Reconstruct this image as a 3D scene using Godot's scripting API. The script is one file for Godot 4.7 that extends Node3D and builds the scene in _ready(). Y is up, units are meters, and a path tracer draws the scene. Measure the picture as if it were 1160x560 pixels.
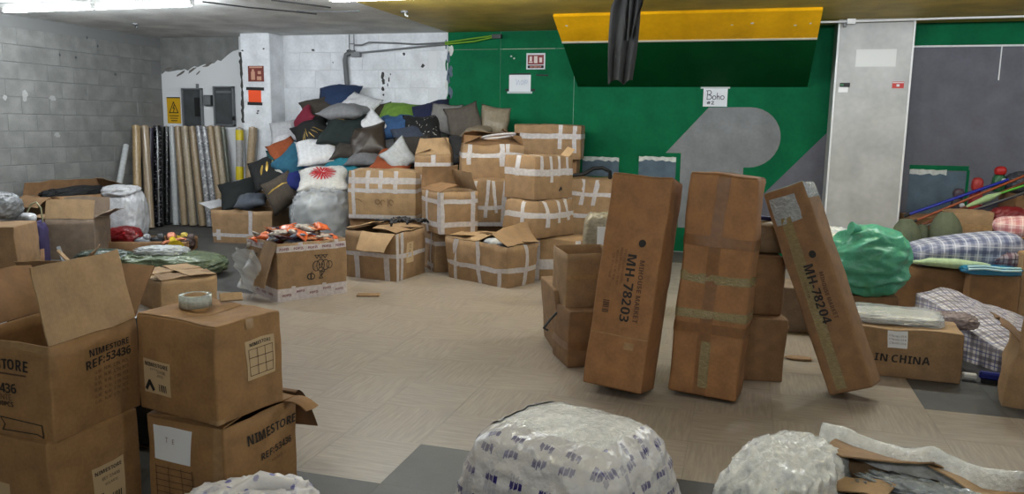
extends Node3D

# ------------------------------------------------------------------ helpers
var noise := FastNoiseLite.new()
var smooth_noise := FastNoiseLite.new()
var rng := RandomNumberGenerator.new()
var used := {}
var M := {}
var T := {}
var sg := 0

func numbered(n: String) -> String:
	if used.has(n):
		used[n] += 1
		return "%s_%03d" % [n, used[n]]
	used[n] = 0
	return n

func thing(called: String, label: String, category: String, at: Vector3, turn := 0.0, group := "") -> Node3D:
	var o := Node3D.new()
	o.name = numbered(called)
	add_child(o)
	o.position = at
	o.rotation_degrees.y = turn
	o.set_meta("label", label)
	o.set_meta("category", category)
	if group != "":
		o.set_meta("group", group)
	return o

func S() -> SurfaceTool:
	var st := SurfaceTool.new()
	st.begin(Mesh.PRIMITIVE_TRIANGLES)
	return st

func commit(st: SurfaceTool, called: String, m: Material, parent: Node3D, at := Vector3.ZERO) -> MeshInstance3D:
	st.generate_normals()
	st.index()
	var o := MeshInstance3D.new()
	o.name = called
	o.mesh = st.commit()
	o.material_override = m
	o.cast_shadow = GeometryInstance3D.SHADOW_CASTING_SETTING_ON
	parent.add_child(o, true)
	o.position = at
	return o

func solo(st: SurfaceTool, called: String, label: String, category: String, m: Material, at := Vector3.ZERO, group := "") -> MeshInstance3D:
	var o := commit(st, numbered(called), m, self, at)
	o.set_meta("label", label)
	o.set_meta("category", category)
	if group != "":
		o.set_meta("group", group)
	return o

func struct(st: SurfaceTool, called: String, m: Material) -> MeshInstance3D:
	var o := commit(st, called, m, self)
	o.set_meta("kind", "structure")
	return o

func inst(mesh: Mesh, called: String, m: Material, parent: Node3D, at: Vector3, rot := Vector3.ZERO) -> MeshInstance3D:
	var o := MeshInstance3D.new()
	o.name = called
	o.mesh = mesh
	o.material_override = m
	parent.add_child(o, true)
	o.position = at
	o.rotation_degrees = rot
	return o

func v3(st: SurfaceTool, p: Vector3, uv := Vector2.ZERO) -> void:
	st.set_smooth_group(sg)
	st.set_uv(uv)
	st.add_vertex(p)

func quad(st: SurfaceTool, a: Vector3, b: Vector3, c: Vector3, d: Vector3) -> void:
	# clockwise: bottom left, top left, top right, bottom right
	v3(st, a, Vector2(0, 1)); v3(st, b, Vector2(0, 0)); v3(st, c, Vector2(1, 0))
	v3(st, a, Vector2(0, 1)); v3(st, c, Vector2(1, 0)); v3(st, d, Vector2(1, 1))

func grid(st: SurfaceTool, f: Callable, us: Array, vs: Array, flip := false) -> void:
	var rows := []
	for v in vs:
		var row := PackedVector3Array()
		for u in us:
			row.append(f.call(u, v))
		rows.append(row)
	for j in vs.size() - 1:
		for i in us.size() - 1:
			var a: Vector3 = rows[j][i]
			var b: Vector3 = rows[j + 1][i]
			var c: Vector3 = rows[j + 1][i + 1]
			var d: Vector3 = rows[j][i + 1]
			var ua := Vector2(us[i], 1.0 - vs[j])
			var ub := Vector2(us[i], 1.0 - vs[j + 1])
			var uc := Vector2(us[i + 1], 1.0 - vs[j + 1])
			var ud := Vector2(us[i + 1], 1.0 - vs[j])
			if flip:
				v3(st, a, ua); v3(st, c, uc); v3(st, b, ub)
				v3(st, a, ua); v3(st, d, ud); v3(st, c, uc)
			else:
				v3(st, a, ua); v3(st, b, ub); v3(st, c, uc)
				v3(st, a, ua); v3(st, c, uc); v3(st, d, ud)

func lin(n: int, a := 0.0, b := 1.0) -> Array:
	var o := []
	for i in n + 1:
		o.append(lerpf(a, b, float(i) / n))
	return o

func boxm(st: SurfaceTool, size: Vector3, at := Vector3.ZERO, ch := 0.004, basis := Basis.IDENTITY) -> void:
	# box with chamfered edges, centred on at
	var h := size * 0.5
	var c: float = minf(ch, minf(h.x, minf(h.y, h.z)) * 0.8)
	var old := sg
	sg = -1
	var ax := [[Vector3.RIGHT, Vector3.UP, Vector3.BACK], [Vector3.LEFT, Vector3.UP, Vector3.FORWARD], [Vector3.FORWARD, Vector3.UP, Vector3.RIGHT], [Vector3.BACK, Vector3.UP, Vector3.LEFT], [Vector3.RIGHT, Vector3.FORWARD, Vector3.UP], [Vector3.RIGHT, Vector3.BACK, Vector3.DOWN]]
	for a in ax:
		var U: Vector3 = a[0]
		var V: Vector3 = a[1]
		var N: Vector3 = a[2]
		var hu: float = absf(U.dot(h)); var hv: float = absf(V.dot(h)); var hn: float = absf(N.dot(h))
		var P := func(su: float, sv: float, n: float) -> Vector3: return at + basis * (U * su + V * sv + N * n)
		quad(st, P.call(-hu + c, -hv + c, hn), P.call(-hu + c, hv - c, hn), P.call(hu - c, hv - c, hn), P.call(hu - c, -hv + c, hn))
		quad(st, P.call(-hu + c, hv - c, hn), P.call(-hu + c, hv, hn - c), P.call(hu - c, hv, hn - c), P.call(hu - c, hv - c, hn))
		if N != Vector3.UP and N != Vector3.DOWN:
			quad(st, P.call(hu - c, -hv + c, hn), P.call(hu - c, hv - c, hn), P.call(hu, hv - c, hn - c), P.call(hu, -hv + c, hn - c))
			quad(st, P.call(-hu + c, -hv, hn - c), P.call(-hu + c, -hv + c, hn), P.call(hu - c, -hv + c, hn), P.call(hu - c, -hv, hn - c))
	sg = old

func tube(st: SurfaceTool, pts: Array, rad, n := 10, caps := true) -> void:
	# swept tube; rad is a number or an array of numbers
	var rings := []
	var up := Vector3.UP
	for i in pts.size():
		var a: Vector3 = pts[maxi(i - 1, 0)]
		var b: Vector3 = pts[mini(i + 1, pts.size() - 1)]
		var t := (b - a).normalized()
		if absf(t.dot(up)) > 0.95:
			up = Vector3.RIGHT if absf(t.x) < 0.8 else Vector3.BACK
		var x := t.cross(up).normalized()
		var y := x.cross(t).normalized()
		up = y
		var r: float = rad[i] if rad is Array else rad
		var ring := PackedVector3Array()
		for k in n:
			var an := TAU * k / n
			ring.append(pts[i] + x * cos(an) * r + y * sin(an) * r)
		rings.append(ring)
	for i in pts.size() - 1:
		for k in n:
			var k2 := (k + 1) % n
			quad(st, rings[i][k], rings[i + 1][k], rings[i + 1][k2], rings[i][k2])
	if caps:
		var old := sg
		sg = -1
		for e in [0, pts.size() - 1]:
			for k in n:
				var k2 := (k + 1) % n
				if e == 0:
					v3(st, pts[e]); v3(st, rings[e][k]); v3(st, rings[e][k2])
				else:
					v3(st, pts[e]); v3(st, rings[e][k2]); v3(st, rings[e][k])
		sg = old

func n3(p: Vector3, f: float, s: float) -> float:
	return noise.get_noise_3d(p.x * f + s * 17.3, p.y * f + s * 5.1, p.z * f - s * 9.7)

func s3(p: Vector3, f: float, s: float) -> float:
	return smooth_noise.get_noise_3d(p.x * f + s * 17.3, p.y * f + s * 5.1, p.z * f - s * 9.7)

func seg(length: float) -> int:
	return clampi(int(length / 0.07), 6, 18)

# ------------------------------------------------------------------ materials
func tex(w: int, h: int, f: Callable) -> ImageTexture:
	var im := Image.create(w, h, false, Image.FORMAT_RGB8)
	for y in h:
		for x in w:
			im.set_pixel(x, y, f.call(x, y))
	im.generate_mipmaps()
	return ImageTexture.create_from_image(im)

func seamless(seed_: int, freq: float, size: int, oct := 4) -> Image:
	var n := FastNoiseLite.new()
	n.seed = seed_
	n.frequency = freq
	n.fractal_octaves = oct
	return n.get_seamless_image(size, size)

func mat(col: Color, rough := 0.8, texture: Texture2D = null, scale := 1.0, normal: Texture2D = null, nscale := 0.5) -> StandardMaterial3D:
	var m := StandardMaterial3D.new()
	m.albedo_color = col
	m.roughness = rough
	if texture:
		m.albedo_texture = texture
	if normal:
		m.normal_enabled = true
		m.normal_texture = normal
		m.normal_scale = nscale
	if texture or normal:
		m.uv1_triplanar = true
		m.uv1_scale = Vector3.ONE * scale
	return m

func make_materials() -> void:
	noise.seed = 7
	noise.frequency = 1.0
	noise.fractal_octaves = 3
	smooth_noise.seed = 19
	smooth_noise.frequency = 1.0
	smooth_noise.fractal_type = FastNoiseLite.FRACTAL_NONE
	rng.seed = 20
	var a := seamless(3, 0.012, 256)
	var b := seamless(4, 0.09, 256, 3)
	T.mottle = tex(256, 256, func(x, y): var k: float = 0.86 + 0.14 * a.get_pixel(x, y).r * 1.0 + 0.06 * (b.get_pixel(x, y).r - 0.5); return Color(k, k, k))
	T.card = tex(256, 256, func(x, y):
		var k: float = 0.84 + 0.16 * a.get_pixel(x, y).r + 0.10 * (b.get_pixel(x, y).r - 0.5) + 0.015 * sin(x * TAU / 4.0)
		return Color(k, k * (0.985 + 0.015 * a.get_pixel(y, x).r), k * (0.95 + 0.05 * a.get_pixel(y, x).r)))
	T.dirty = tex(256, 256, func(x, y):
		var s: float = a.get_pixel(x, y).r
		var t: float = b.get_pixel((x * 2) % 256, (y * 2) % 256).r
		var k: float = 0.80 + 0.22 * s + 0.08 * (t - 0.5)
		if t > 0.80: k -= 0.16
		k = clampf(k, 0, 1)
		return Color(k, k, k * 0.99))
	# wood-look vinyl: streaks along u
	var wn := FastNoiseLite.new()
	wn.seed = 11; wn.frequency = 1.0; wn.fractal_octaves = 4
	for q in 4:
		T["wood%d" % q] = tex(128, 128, func(x, y):
			var k: float = 0.90 + 0.11 * wn.get_noise_2d(x * 0.012 + q * 50, y * 0.16 + q * 31) + 0.04 * wn.get_noise_2d(x * 0.05 + q * 9, y * 0.9)
			k = clampf(k, 0, 1)
			return Color(k, k * 0.985, k * 0.965))
	var hb := seamless(8, 0.03, 256, 4)
	hb.bump_map_to_normal_map(6.0)
	T.crumple = ImageTexture.create_from_image(hb)
	var hc := seamless(9, 0.10, 256, 3)
	hc.bump_map_to_normal_map(3.0)
	T.fine = ImageTexture.create_from_image(hc)
	# woven cloth relief
	var wv := Image.create(64, 64, false, Image.FORMAT_RGB8)
	for y in 64:
		for x in 64:
			var k: float = 0.5 + 0.25 * sin(x * TAU / 8.0) * (1 if (y / 4) % 2 == 0 else -1) + 0.25 * sin(y * TAU / 8.0)
			wv.set_pixel(x, y, Color(k, k, k))
	wv.bump_map_to_normal_map(2.0)
	T.weave = ImageTexture.create_from_image(wv)

	# cardboard tones
	M.card = mat(Color(0.61, 0.49, 0.362), 0.82, T.card, 2.2)
	M.card_store = mat(Color(0.61, 0.463, 0.30), 0.82, T.card, 2.2)
	M.card_light = mat(Color(0.685, 0.565, 0.425), 0.8, T.card, 2.0)
	M.card_dark = mat(Color(0.54, 0.405, 0.278), 0.82, T.card, 2.4)
	M.card_red = mat(Color(0.60, 0.425, 0.27), 0.78, T.card, 1.8)
	M.card_grey = mat(Color(0.53, 0.46, 0.40), 0.85, T.card, 2.0)
	M.card_in = mat(Color(0.57, 0.445, 0.32), 0.88, T.card, 2.6)
	M.ink = mat(Color(0.10, 0.085, 0.08), 0.7)
	M.ink_brown = mat(Color(0.30, 0.20, 0.13), 0.75)
	M.tape = mat(Color(0.77, 0.745, 0.745), 0.35, T.mottle, 6.0, T.fine, 0.25)
	M.tape_clear = mat(Color(0.66, 0.53, 0.38), 0.22, T.mottle, 6.0, T.fine, 0.35)
	M.tape_brown = mat(Color(0.50, 0.345, 0.21), 0.3, T.mottle, 6.0, T.fine, 0.3)
	M.tape_green = mat(Color(0.56, 0.50, 0.36), 0.18, T.mottle, 9.0, T.crumple, 0.8)
	M.paper = mat(Color(0.86, 0.87, 0.89), 0.8)
	M.paper_cream = mat(Color(0.72, 0.62, 0.48), 0.8)
	# building
	M.wall_grey = mat(Color(0.51, 0.512, 0.505), 0.85, T.dirty, 0.9)
	M.wall_grey2 = mat(Color(0.505, 0.507, 0.50), 0.85, T.dirty, 0.8)
	M.mortar_grey = mat(Color(0.445, 0.447, 0.443), 0.9)
	M.wall_white = mat(Color(0.90, 0.91, 0.925), 0.75, T.mottle, 0.9)
	M.wall_white2 = mat(Color(0.89, 0.90, 0.915), 0.75, T.mottle, 0.8)
	M.mortar_white = mat(Color(0.84, 0.845, 0.85), 0.85)
	M.green = mat(Color(0.03, 0.405, 0.255), 0.72, T.mottle, 0.7)
	M.green_dark = mat(Color(0.01, 0.27, 0.12), 0.72, T.mottle, 0.6)
	M.yellow = mat(Color(0.90, 0.665, 0.06), 0.5, T.mottle, 0.6)
	M.green.metallic_specular = 0.25
	M.green_dark.metallic_specular = 0.2
	M.yellow.metallic_specular = 0.3
	M.olive = mat(Color(0.74, 0.64, 0.26), 0.6, T.dirty, 0.5)
	M.ceil_grey = mat(Color(0.86, 0.86, 0.855), 0.85, T.dirty, 0.4)
	M.paint_grey = mat(Color(0.50, 0.51, 0.52), 0.6, T.mottle, 0.8)
	M.paint_violet = mat(Color(0.385, 0.385, 0.425), 0.6, T.mottle, 0.8)
	M.patch_blue = mat(Color(0.34, 0.41, 0.47), 0.7, T.mottle, 1.5)
	M.plaster = mat(Color(0.84, 0.85, 0.83), 0.9, T.mottle, 4.0)
	for k in ["wall_grey", "wall_grey2", "wall_white", "wall_white2"]:
		M[k].uv1_world_triplanar = true
	M.chip = mat(Color(0.66, 0.66, 0.65), 0.85, T.mottle, 3.0)
	M.pillar = mat(Color(0.735, 0.732, 0.722), 0.45, T.mottle, 0.5)
	M.trim_white = mat(Color(0.88, 0.88, 0.88), 0.4)
	M.floor_grey = mat(Color(0.285, 0.286, 0.286), 0.5, T.dirty, 1.0)
	M.sub_floor = mat(Color(0.30, 0.29, 0.28), 0.8)
	for q in 4:
		var fm := StandardMaterial3D.new()
		fm.albedo_color = Color(0.655, 0.615, 0.57) * [1.0, 0.992, 1.006, 0.986][q]
		fm.albedo_texture = T["wood%d" % q]
		fm.roughness = 0.4
		M["wood%d" % q] = fm
	M.floor_far = mat(Color(0.60, 0.565, 0.52), 0.45, T.mottle, 2.0)
	M.flake = mat(Color(0.42, 0.40, 0.38), 0.9)
	M.crack = mat(Color(0.23, 0.225, 0.22), 0.9)
	M.filler = mat(Color(0.76, 0.75, 0.68), 0.7)
	M.lime_paint = mat(Color(0.42, 0.60, 0.12), 0.6)
	M.trim_pale = mat(Color(0.82, 0.82, 0.81), 0.5)
	M.pipe_grey = mat(Color(0.33, 0.335, 0.34), 0.5)
	M.ink_faint = mat(Color(0.47, 0.36, 0.26), 0.8)
	M.net = mat(Color(0.16, 0.15, 0.16), 0.7)
	M.steel = mat(Color(0.42, 0.43, 0.44), 0.5)
	M.steel_dark = mat(Color(0.27, 0.285, 0.295), 0.55, T.dirty, 1.5)
	M.black = mat(Color(0.045, 0.045, 0.05), 0.6)
	M.black_cloth = mat(Color(0.035, 0.035, 0.042), 0.8, null, 40.0, T.weave, 0.3)
	M.white_metal = mat(Color(0.80, 0.80, 0.79), 0.4)
	var lamp := StandardMaterial3D.new()
	lamp.albedo_color = Color(0.95, 0.96, 0.97)
	lamp.emission_enabled = true
	lamp.emission = Color(0.94, 0.97, 1.0)
	lamp.emission_energy_multiplier = 12.0
	M.lamp = lamp
	# plastics
	M.film = film(Color(0.92, 0.93, 0.94), 0.30)
	M.film_mid = film(Color(0.91, 0.93, 0.94), 0.42)
	M.film_thick = film(Color(0.90, 0.92, 0.93), 0.62)
	M.wrap_white = mat(Color(0.86, 0.86, 0.85), 0.13, T.mottle, 7.0, T.crumple, 1.1)
	M.wrap_grey = mat(Color(0.62, 0.64, 0.65), 0.16, T.mottle, 5.0, T.crumple, 1.4)
	M.bag_green = mat(Color(0.30, 0.63, 0.505), 0.34, T.mottle, 5.0, T.crumple, 0.5)
	M.bag_olive = mat(Color(0.40, 0.45, 0.35), 0.22, T.mottle, 4.0, T.crumple, 0.9)
	M.bag_white = mat(Color(0.78, 0.78, 0.79), 0.35, T.mottle, 5.0, T.crumple, 0.6)
	M.red_bag = mat(Color(0.44, 0.05, 0.07), 0.35, T.mottle, 5.0, T.crumple, 0.8)

func film(col: Color, alpha: float) -> StandardMaterial3D:
	var m := mat(col, 0.12, null, 6.0, T.crumple, 1.2)
	m.albedo_color.a = alpha
	m.transparency = BaseMaterial3D.TRANSPARENCY_ALPHA
	m.cull_mode = BaseMaterial3D.CULL_DISABLED
	return m

func fabric(col: Color, rough := 0.85) -> StandardMaterial3D:
	var k := "fab" + col.to_html() + str(rough)
	if not M.has(k):
		M[k] = mat(col, rough, T.mottle, 3.0, T.weave, 0.25)
		M[k].uv1_scale = Vector3.ONE * 6.0
	return M[k]

func plain(col: Color, rough := 0.6) -> StandardMaterial3D:
	var k := "pl" + col.to_html() + str(rough)
	if not M.has(k):
		M[k] = mat(col, rough)
	return M[k]

# ------------------------------------------------------------------ cartons
# a carton is a dictionary of its size and softness; bp() is a point on its skin
func bp(c: Dictionary, face: String, u: float, v: float, off := 0.0) -> Vector3:
	var hx: float = c.w / 2; var hz: float = c.d / 2; var h: float = c.h; var r: float = c.r
	var p: Vector3
	match face:
		"f": p = Vector3((2 * u - 1) * hx, v * h, hz)
		"b": p = Vector3((1 - 2 * u) * hx, v * h, -hz)
		"r": p = Vector3(hx, v * h, (1 - 2 * u) * hz)
		"l": p = Vector3(-hx, v * h, (2 * u - 1) * hz)
		"t": p = Vector3((2 * u - 1) * hx, h, (1 - 2 * v) * hz)
		"d": p = Vector3((2 * u - 1) * hx, 0, (2 * v - 1) * hz)
	var q := Vector3(clampf(p.x, -hx + r, hx - r), p.y if c.open else clampf(p.y, r, h - r), clampf(p.z, -hz + r, hz - r))
	var n := p - q
	n = n.normalized() if n.length() > 1e-7 else Vector3.UP
	p = q + n * (r + off)
	var ux := clampf(p.x / hx, -1, 1); var uy := clampf(p.y / h * 2 - 1, -1, 1); var uz := clampf(p.z / hz, -1, 1)
	var g: float = c.bulge
	p.x += ux * g * (1 - uy * uy) * (1 - uz * uz)
	p.z += uz * g * (1 - uy * uy) * (1 - ux * ux)
	if uy > 0:
		p.y += uy * float(c.btop) * (1 - ux * ux) * (1 - uz * uz)
	var k: float = p.y / h
	var tp: float = 1.0 + float(c.taper) * k
	p.x = p.x * tp + float(c.leanx) * k
	p.z = p.z * tp + float(c.leanz) * k
	var am: float = c.amp
	if am > 0:
		var s: float = c.seed
		var d := Vector3(n3(p, 3.0, s), n3(p, 3.0, s + 40) * clampf(k * 3, 0, 1), n3(p, 3.0, s + 80))
		p += d * am * (0.35 + 0.65 * k)
	return p

func pr(n: int, length: float, r: float) -> Array:
	var e := r / length
	var o := [0.0, e * 0.3, e * 0.65]
	for i in n + 1:
		o.append(lerpf(e, 1 - e, float(i) / n))
	o.append_array([1 - e * 0.65, 1 - e * 0.3, 1.0])
	return o

func flen(c: Dictionary, face: String) -> Vector2:
	match face:
		"f", "b": return Vector2(c.w, c.h)
		"r", "l": return Vector2(c.d, c.h)
	return Vector2(c.w, c.d)

func sub(arr: Array, a: float, b: float) -> Array:
	var o := [a]
	for x in arr:
		if x > a + 1e-4 and x < b - 1e-4:
			o.append(x)
	o.append(b)
	return o

func patch(st: SurfaceTool, c: Dictionary, face: String, u0: float, u1: float, v0: float, v1: float, off: float, skew := 0.0) -> void:
	var L := flen(c, face)
	var us := sub(pr(seg(L.x), L.x, c.r), u0, u1)
	var vs := sub(pr(seg(L.y), L.y, c.r), v0, v1)
	if c.open and face != "t" and face != "d":
		vs = sub(lin(7), v0, v1)
	grid(st, func(u, v): return bp(c, face, clampf(u + skew * (v - (v0 + v1) / 2), 0, 1), v, off), us, vs)

func spec(w: float, h: float, d: float, o := {}) -> Dictionary:
	var c := {"w": w, "h": h, "d": d, "r": 0.008, "bulge": 0.010, "btop": 0.006, "taper": 0.0, "leanx": 0.0, "leanz": 0.0, "amp": 0.012, "seed": 1.0, "open": false, "wall": 0.006}
	c.merge(o, true)
	return c

func carton_body(c: Dictionary, root: Node3D, m: Material, inner: Material = null) -> void:
	var st := S()
	for f in ["f", "r", "b", "l"]:
		var L := flen(c, f)
		grid(st, func(u, v): return bp(c, f, u, v), pr(seg(L.x), L.x, c.r), lin(7) if c.open else pr(seg(L.y), L.y, c.r))
	if c.open:
		var t: float = -float(c.wall)
		for f in ["f", "r", "b", "l"]:
			var L := flen(c, f)
			var e: float = float(c.wall) / L.x
			grid(st, func(u, v): return bp(c, f, u, v, t), pr(seg(L.x), L.x, c.r), lin(7), true)
			grid(st, func(u, v): return bp(c, f, u, 1.0, lerpf(0, t, v)), pr(seg(L.x), L.x, c.r), [0.0, 1.0])
		grid(st, func(u, v): return bp(c, "d", u, v) + Vector3(0, 0.008 - float(c.r) * 0.0, 0), pr(3, c.w, c.r), pr(3, c.d, c.r), true)
	else:
		grid(st, func(u, v): return bp(c, "t", u, v), pr(seg(c.w), c.w, c.r), pr(seg(c.d), c.d, c.r))
		grid(st, func(u, v): return bp(c, "d", u, v), pr(2, c.w, c.r), pr(2, c.d, c.r))
	commit(st, "body", m, root)

func lettering(c: Dictionary, root: Node3D, face: String, text: String, uc: float, vc: float, hgt: float, rot := 0.0, m: Material = null, bold := true, stretch := 1.0, off := 0.0022) -> void:
	var tm := TextMesh.new()
	tm.text = text
	var f := SystemFont.new()
	f.font_names = PackedStringArray(["Droid Sans"])
	f.font_weight = 700 if bold else 400
	tm.font = f
	tm.font_size = 24
	tm.pixel_size = hgt / 17.0
	tm.depth = 0.0
	tm.curve_step = 3.0
	var L := flen(c, face)
	var st := S()
	var arr := tm.get_mesh_arrays()
	var vs: PackedVector3Array = arr[Mesh.ARRAY_VERTEX]
	var idx = arr[Mesh.ARRAY_INDEX]
	var cs := cos(deg_to_rad(rot)); var sn := sin(deg_to_rad(rot))
	var order := range(vs.size()) if idx == null else Array(idx)
	for i in order:
		var p: Vector3 = vs[i]
		var x := p.x * stretch
		var q := Vector2(x * cs - p.y * sn, x * sn + p.y * cs)
		v3(st, bp(c, face, clampf(uc + q.x / L.x, 0, 1), clampf(vc + q.y / L.y, 0, 1), off))
	commit(st, "lettering", m if m else M.ink, root)

func lines_on(c: Dictionary, root: Node3D, face: String, polys: Array, width: float, m: Material, called := "printed_drawing", off := 0.002) -> void:
	# printed line drawing: each poly is a list of (u, v)
	var L := flen(c, face)
	var st := S()
	for poly in polys:
		for i in poly.size() - 1:
			var a: Vector2 = poly[i]; var b: Vector2 = poly[i + 1]
			var d := ((b - a) * L).normalized()
			var nn := Vector2(-d.y, d.x) * width * 0.5 / L
			var e := d * width * 0.3 / L
			var P := func(q: Vector2): return bp(c, face, clampf(q.x, 0, 1), clampf(q.y, 0, 1), off)
			quad(st, P.call(a - nn - e), P.call(a + nn - e), P.call(b + nn + e), P.call(b - nn + e))
	commit(st, called, m, root)

func ring2(cx: float, cy: float, rx: float, ry: float, n := 18, a0 := 0.0, a1 := TAU) -> Array:
	var o := []
	for i in n + 1:
		var an := lerpf(a0, a1, float(i) / n)
		o.append(Vector2(cx + rx * cos(an), cy + ry * sin(an)))
	return o

func flap(c: Dictionary, root: Node3D, side: String, length: float, ang: float, m: Material, o := {}) -> void:
	# hinged at the top edge of a side; 0 lies flat inwards, 90 stands up, 180 points outwards, 250 hangs down
	var u0: float = o.get("u0", 0.0); var u1: float = o.get("u1", 1.0)
	var inset: float = o.get("inset", 0.02); var curl: float = o.get("curl", 0.0); var twist: float = o.get("twist", 0.0)
	var th: float = 0.005
	var outw: Vector3 = {"f": Vector3.BACK, "b": Vector3.FORWARD, "r": Vector3.RIGHT, "l": Vector3.LEFT}[side]
	var lift: float = o.get("lift", 0.004)
	var sd: float = o.get("seed", 3.0)
	var F := func(u: float, v: float, s: float) -> Vector3:
		var uu := lerpf(u0, u1, lerpf(u, 0.5, inset * v * 2))
		var p := bp(c, side, uu, 1.0) + Vector3(0, lift, 0)
		var n := 8
		var q := p
		var dd := Vector3.UP
		for i in n:
			var t := (float(i) + 0.5) / n * v
			var a := deg_to_rad(ang + curl * t + twist * (u - 0.5) * v)
			dd = -outw * cos(a) + Vector3.UP * sin(a)
			q += dd * (v * length / n)
		var nrm := outw.cross(Vector3.UP).normalized().cross(dd).normalized()
		return q + nrm * s + Vector3(n3(q, 5.0, sd), n3(q, 5.0, sd + 9), n3(q, 5.0, sd + 20)) * 0.012 * v
	var st := S()
	grid(st, func(u, v): return F.call(u, v, th * 0.5), lin(6), lin(6))
	grid(st, func(u, v): return F.call(u, v, -th * 0.5), lin(6), lin(6), true)
	var old := sg
	sg = 1
	grid(st, func(u, v): return F.call(u, 1.0, lerpf(th * 0.5, -th * 0.5, v)), lin(6), [0.0, 1.0])
	grid(st, func(u, v): return F.call(0.0, u, lerpf(-th * 0.5, th * 0.5, v)), lin(6), [0.0, 1.0])
	grid(st, func(u, v): return F.call(1.0, u, lerpf(th * 0.5, -th * 0.5, v)), lin(6), [0.0, 1.0])
	sg = old
	commit(st, "flap", m, root)

func tapes(c: Dictionary, root: Node3D, list: Array, m: Material) -> void:
	var i := 0
	for t in list:
		var off: float = 0.0016 + 0.0006 * (i % 4)
		i += 1
		var st := S()
		match t[0]:
			"h":
				var dv: float = t[2] / c.h / 2
				for f in ["f", "r", "b", "l"]:
					patch(st, c, f, 0, 1, t[1] - dv, t[1] + dv, off)
			"v":
				var du: float = t[2] / c.w / 2
				patch(st, c, "f", t[1] - du, t[1] + du, 0.0, 1, off)
				patch(st, c, "b", 1 - t[1] - du, 1 - t[1] + du, 0.0, 1, off)
				if not c.open: patch(st, c, "t", t[1] - du, t[1] + du, 0, 1, off)
			"w":
				var dw: float = t[2] / c.d / 2
				patch(st, c, "r", t[1] - dw, t[1] + dw, 0.0, 1, off)
				patch(st, c, "l", 1 - t[1] - dw, 1 - t[1] + dw, 0.0, 1, off)
				if not c.open: patch(st, c, "t", 0, 1, t[1] - dw, t[1] + dw, off)
			"p":
				patch(st, c, t[1], t[2], t[3], t[4], t[5], off, t[6] if t.size() > 6 else 0.0)
		commit(st, "tape", m, root)

func top_flaps(c: Dictionary, root: Node3D, m: Material, across := false) -> void:
	# the two closed flaps that meet in the middle of the lid
	for s in 2:
		var st := S()
		if across:
			patch(st, c, "t", 0.0 if s == 0 else 0.504, 0.496 if s == 0 else 1.0, 0.01, 0.99, 0.0035)
		else:
			patch(st, c, "t", 0.01, 0.99, 0.0 if s == 0 else 0.506, 0.494 if s == 0 else 1.0, 0.0035)
		commit(st, "flap", m, root)

func sticker(c: Dictionary, root: Node3D, face: String, u0: float, u1: float, v0: float, v1: float, m: Material, called := "sticker") -> MeshInstance3D:
	var st := S()
	patch(st, c, face, u0, u1, v0, v1, 0.0012)
	return commit(st, called, m, root)

# ------------------------------------------------------------------ soft things
func blob(st: SurfaceTool, size: Vector3, o := {}) -> void:
	# soft lump standing on y = 0: a cube sphere squashed to size, creased by noise
	var e: float = o.get("e", 2.6); var amp: float = o.get("amp", 0.04) * 0.6; var fr: float = o.get("freq", 4.0) * 0.62; var sd: float = o.get("seed", 1.0)
	var ridge: float = o.get("ridge", 0.6); var flat: float = o.get("flat", 0.82); var taper: float = o.get("taper", 0.0); var fine: float = o.get("fine", 0.3)
	var n: int = o.get("n", 16); var stretch: Vector3 = o.get("stretch", Vector3.ONE)
	var warp: Callable = o.get("warp", func(q: Vector3): return q)
	var P := func(p: Vector3) -> Vector3:
		var k := pow(pow(absf(p.x), e) + pow(absf(p.y), e) + pow(absf(p.z), e), 1.0 / e)
		var q := p / k
		var nn := s3(q * stretch, fr * 0.35, sd)
		var cr := 1.0 - 2.0 * absf(s3(q * stretch, fr * 0.7, sd + 30))
		var f := 1.0 + amp * (nn * 1.6 * (1 - ridge) + (cr - 0.6) * ridge + fine * s3(q * stretch, fr * 2.2, sd + 60))
		q *= f
		q.y = maxf(q.y, -flat)
		var t := 1.0 - taper * q.y
		var out := Vector3(q.x * size.x * 0.5 * t, (q.y + flat) / (1.0 + flat) * size.y, q.z * size.z * 0.5 * t)
		return warp.call(out)
	var us := lin(n, -1, 1)
	grid(st, func(u, v): return P.call(Vector3(u, v, 1)), us, us)
	grid(st, func(u, v): return P.call(Vector3(-u, v, -1)), us, us)
	grid(st, func(u, v): return P.call(Vector3(1, v, -u)), us, us)
	grid(st, func(u, v): return P.call(Vector3(-1, v, u)), us, us)
	grid(st, func(u, v): return P.call(Vector3(u, 1, -v)), us, us)
	grid(st, func(u, v): return P.call(Vector3(u, -1, v)), us, us)

func pp(c: Dictionary, u: float, v: float, side: float, off := 0.0) -> Vector3:
	# a point on a cushion: u, v in -1..1, side +1 front, -1 back
	var w: float = c.s * 0.5
	var h: float = c.s * 0.5 * c.ratio
	var x := u * w * (1.0 - 0.09 * (1 - v * v) * absf(u))
	var y := v * h * (1.0 - 0.09 * (1 - u * u) * absf(v))
	var z: float = pow(maxf((1 - u * u * u * u) * (1 - v * v * v * v), 0.0), 0.55) * pow(maxf((1 - 0.5 * u * u) * (1 - 0.5 * v * v), 0.0), 0.7) * float(c.t) * 0.5
	var p := Vector3(x, y, 0)
	var wr: float = n3(Vector3(x, y, side * 0.2), 5.0, c.seed) * float(c.wr)
	z = z * (1.0 + wr * 6.0) + off
	p.z = side * z + float(c.bend) * (u * u * 0.6 + v * v * 0.4)
	p += Vector3(n3(p, 2.5, c.seed + 5), n3(p, 2.5, c.seed + 8), n3(p, 2.5, c.seed + 11)) * 0.035
	return p

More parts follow.
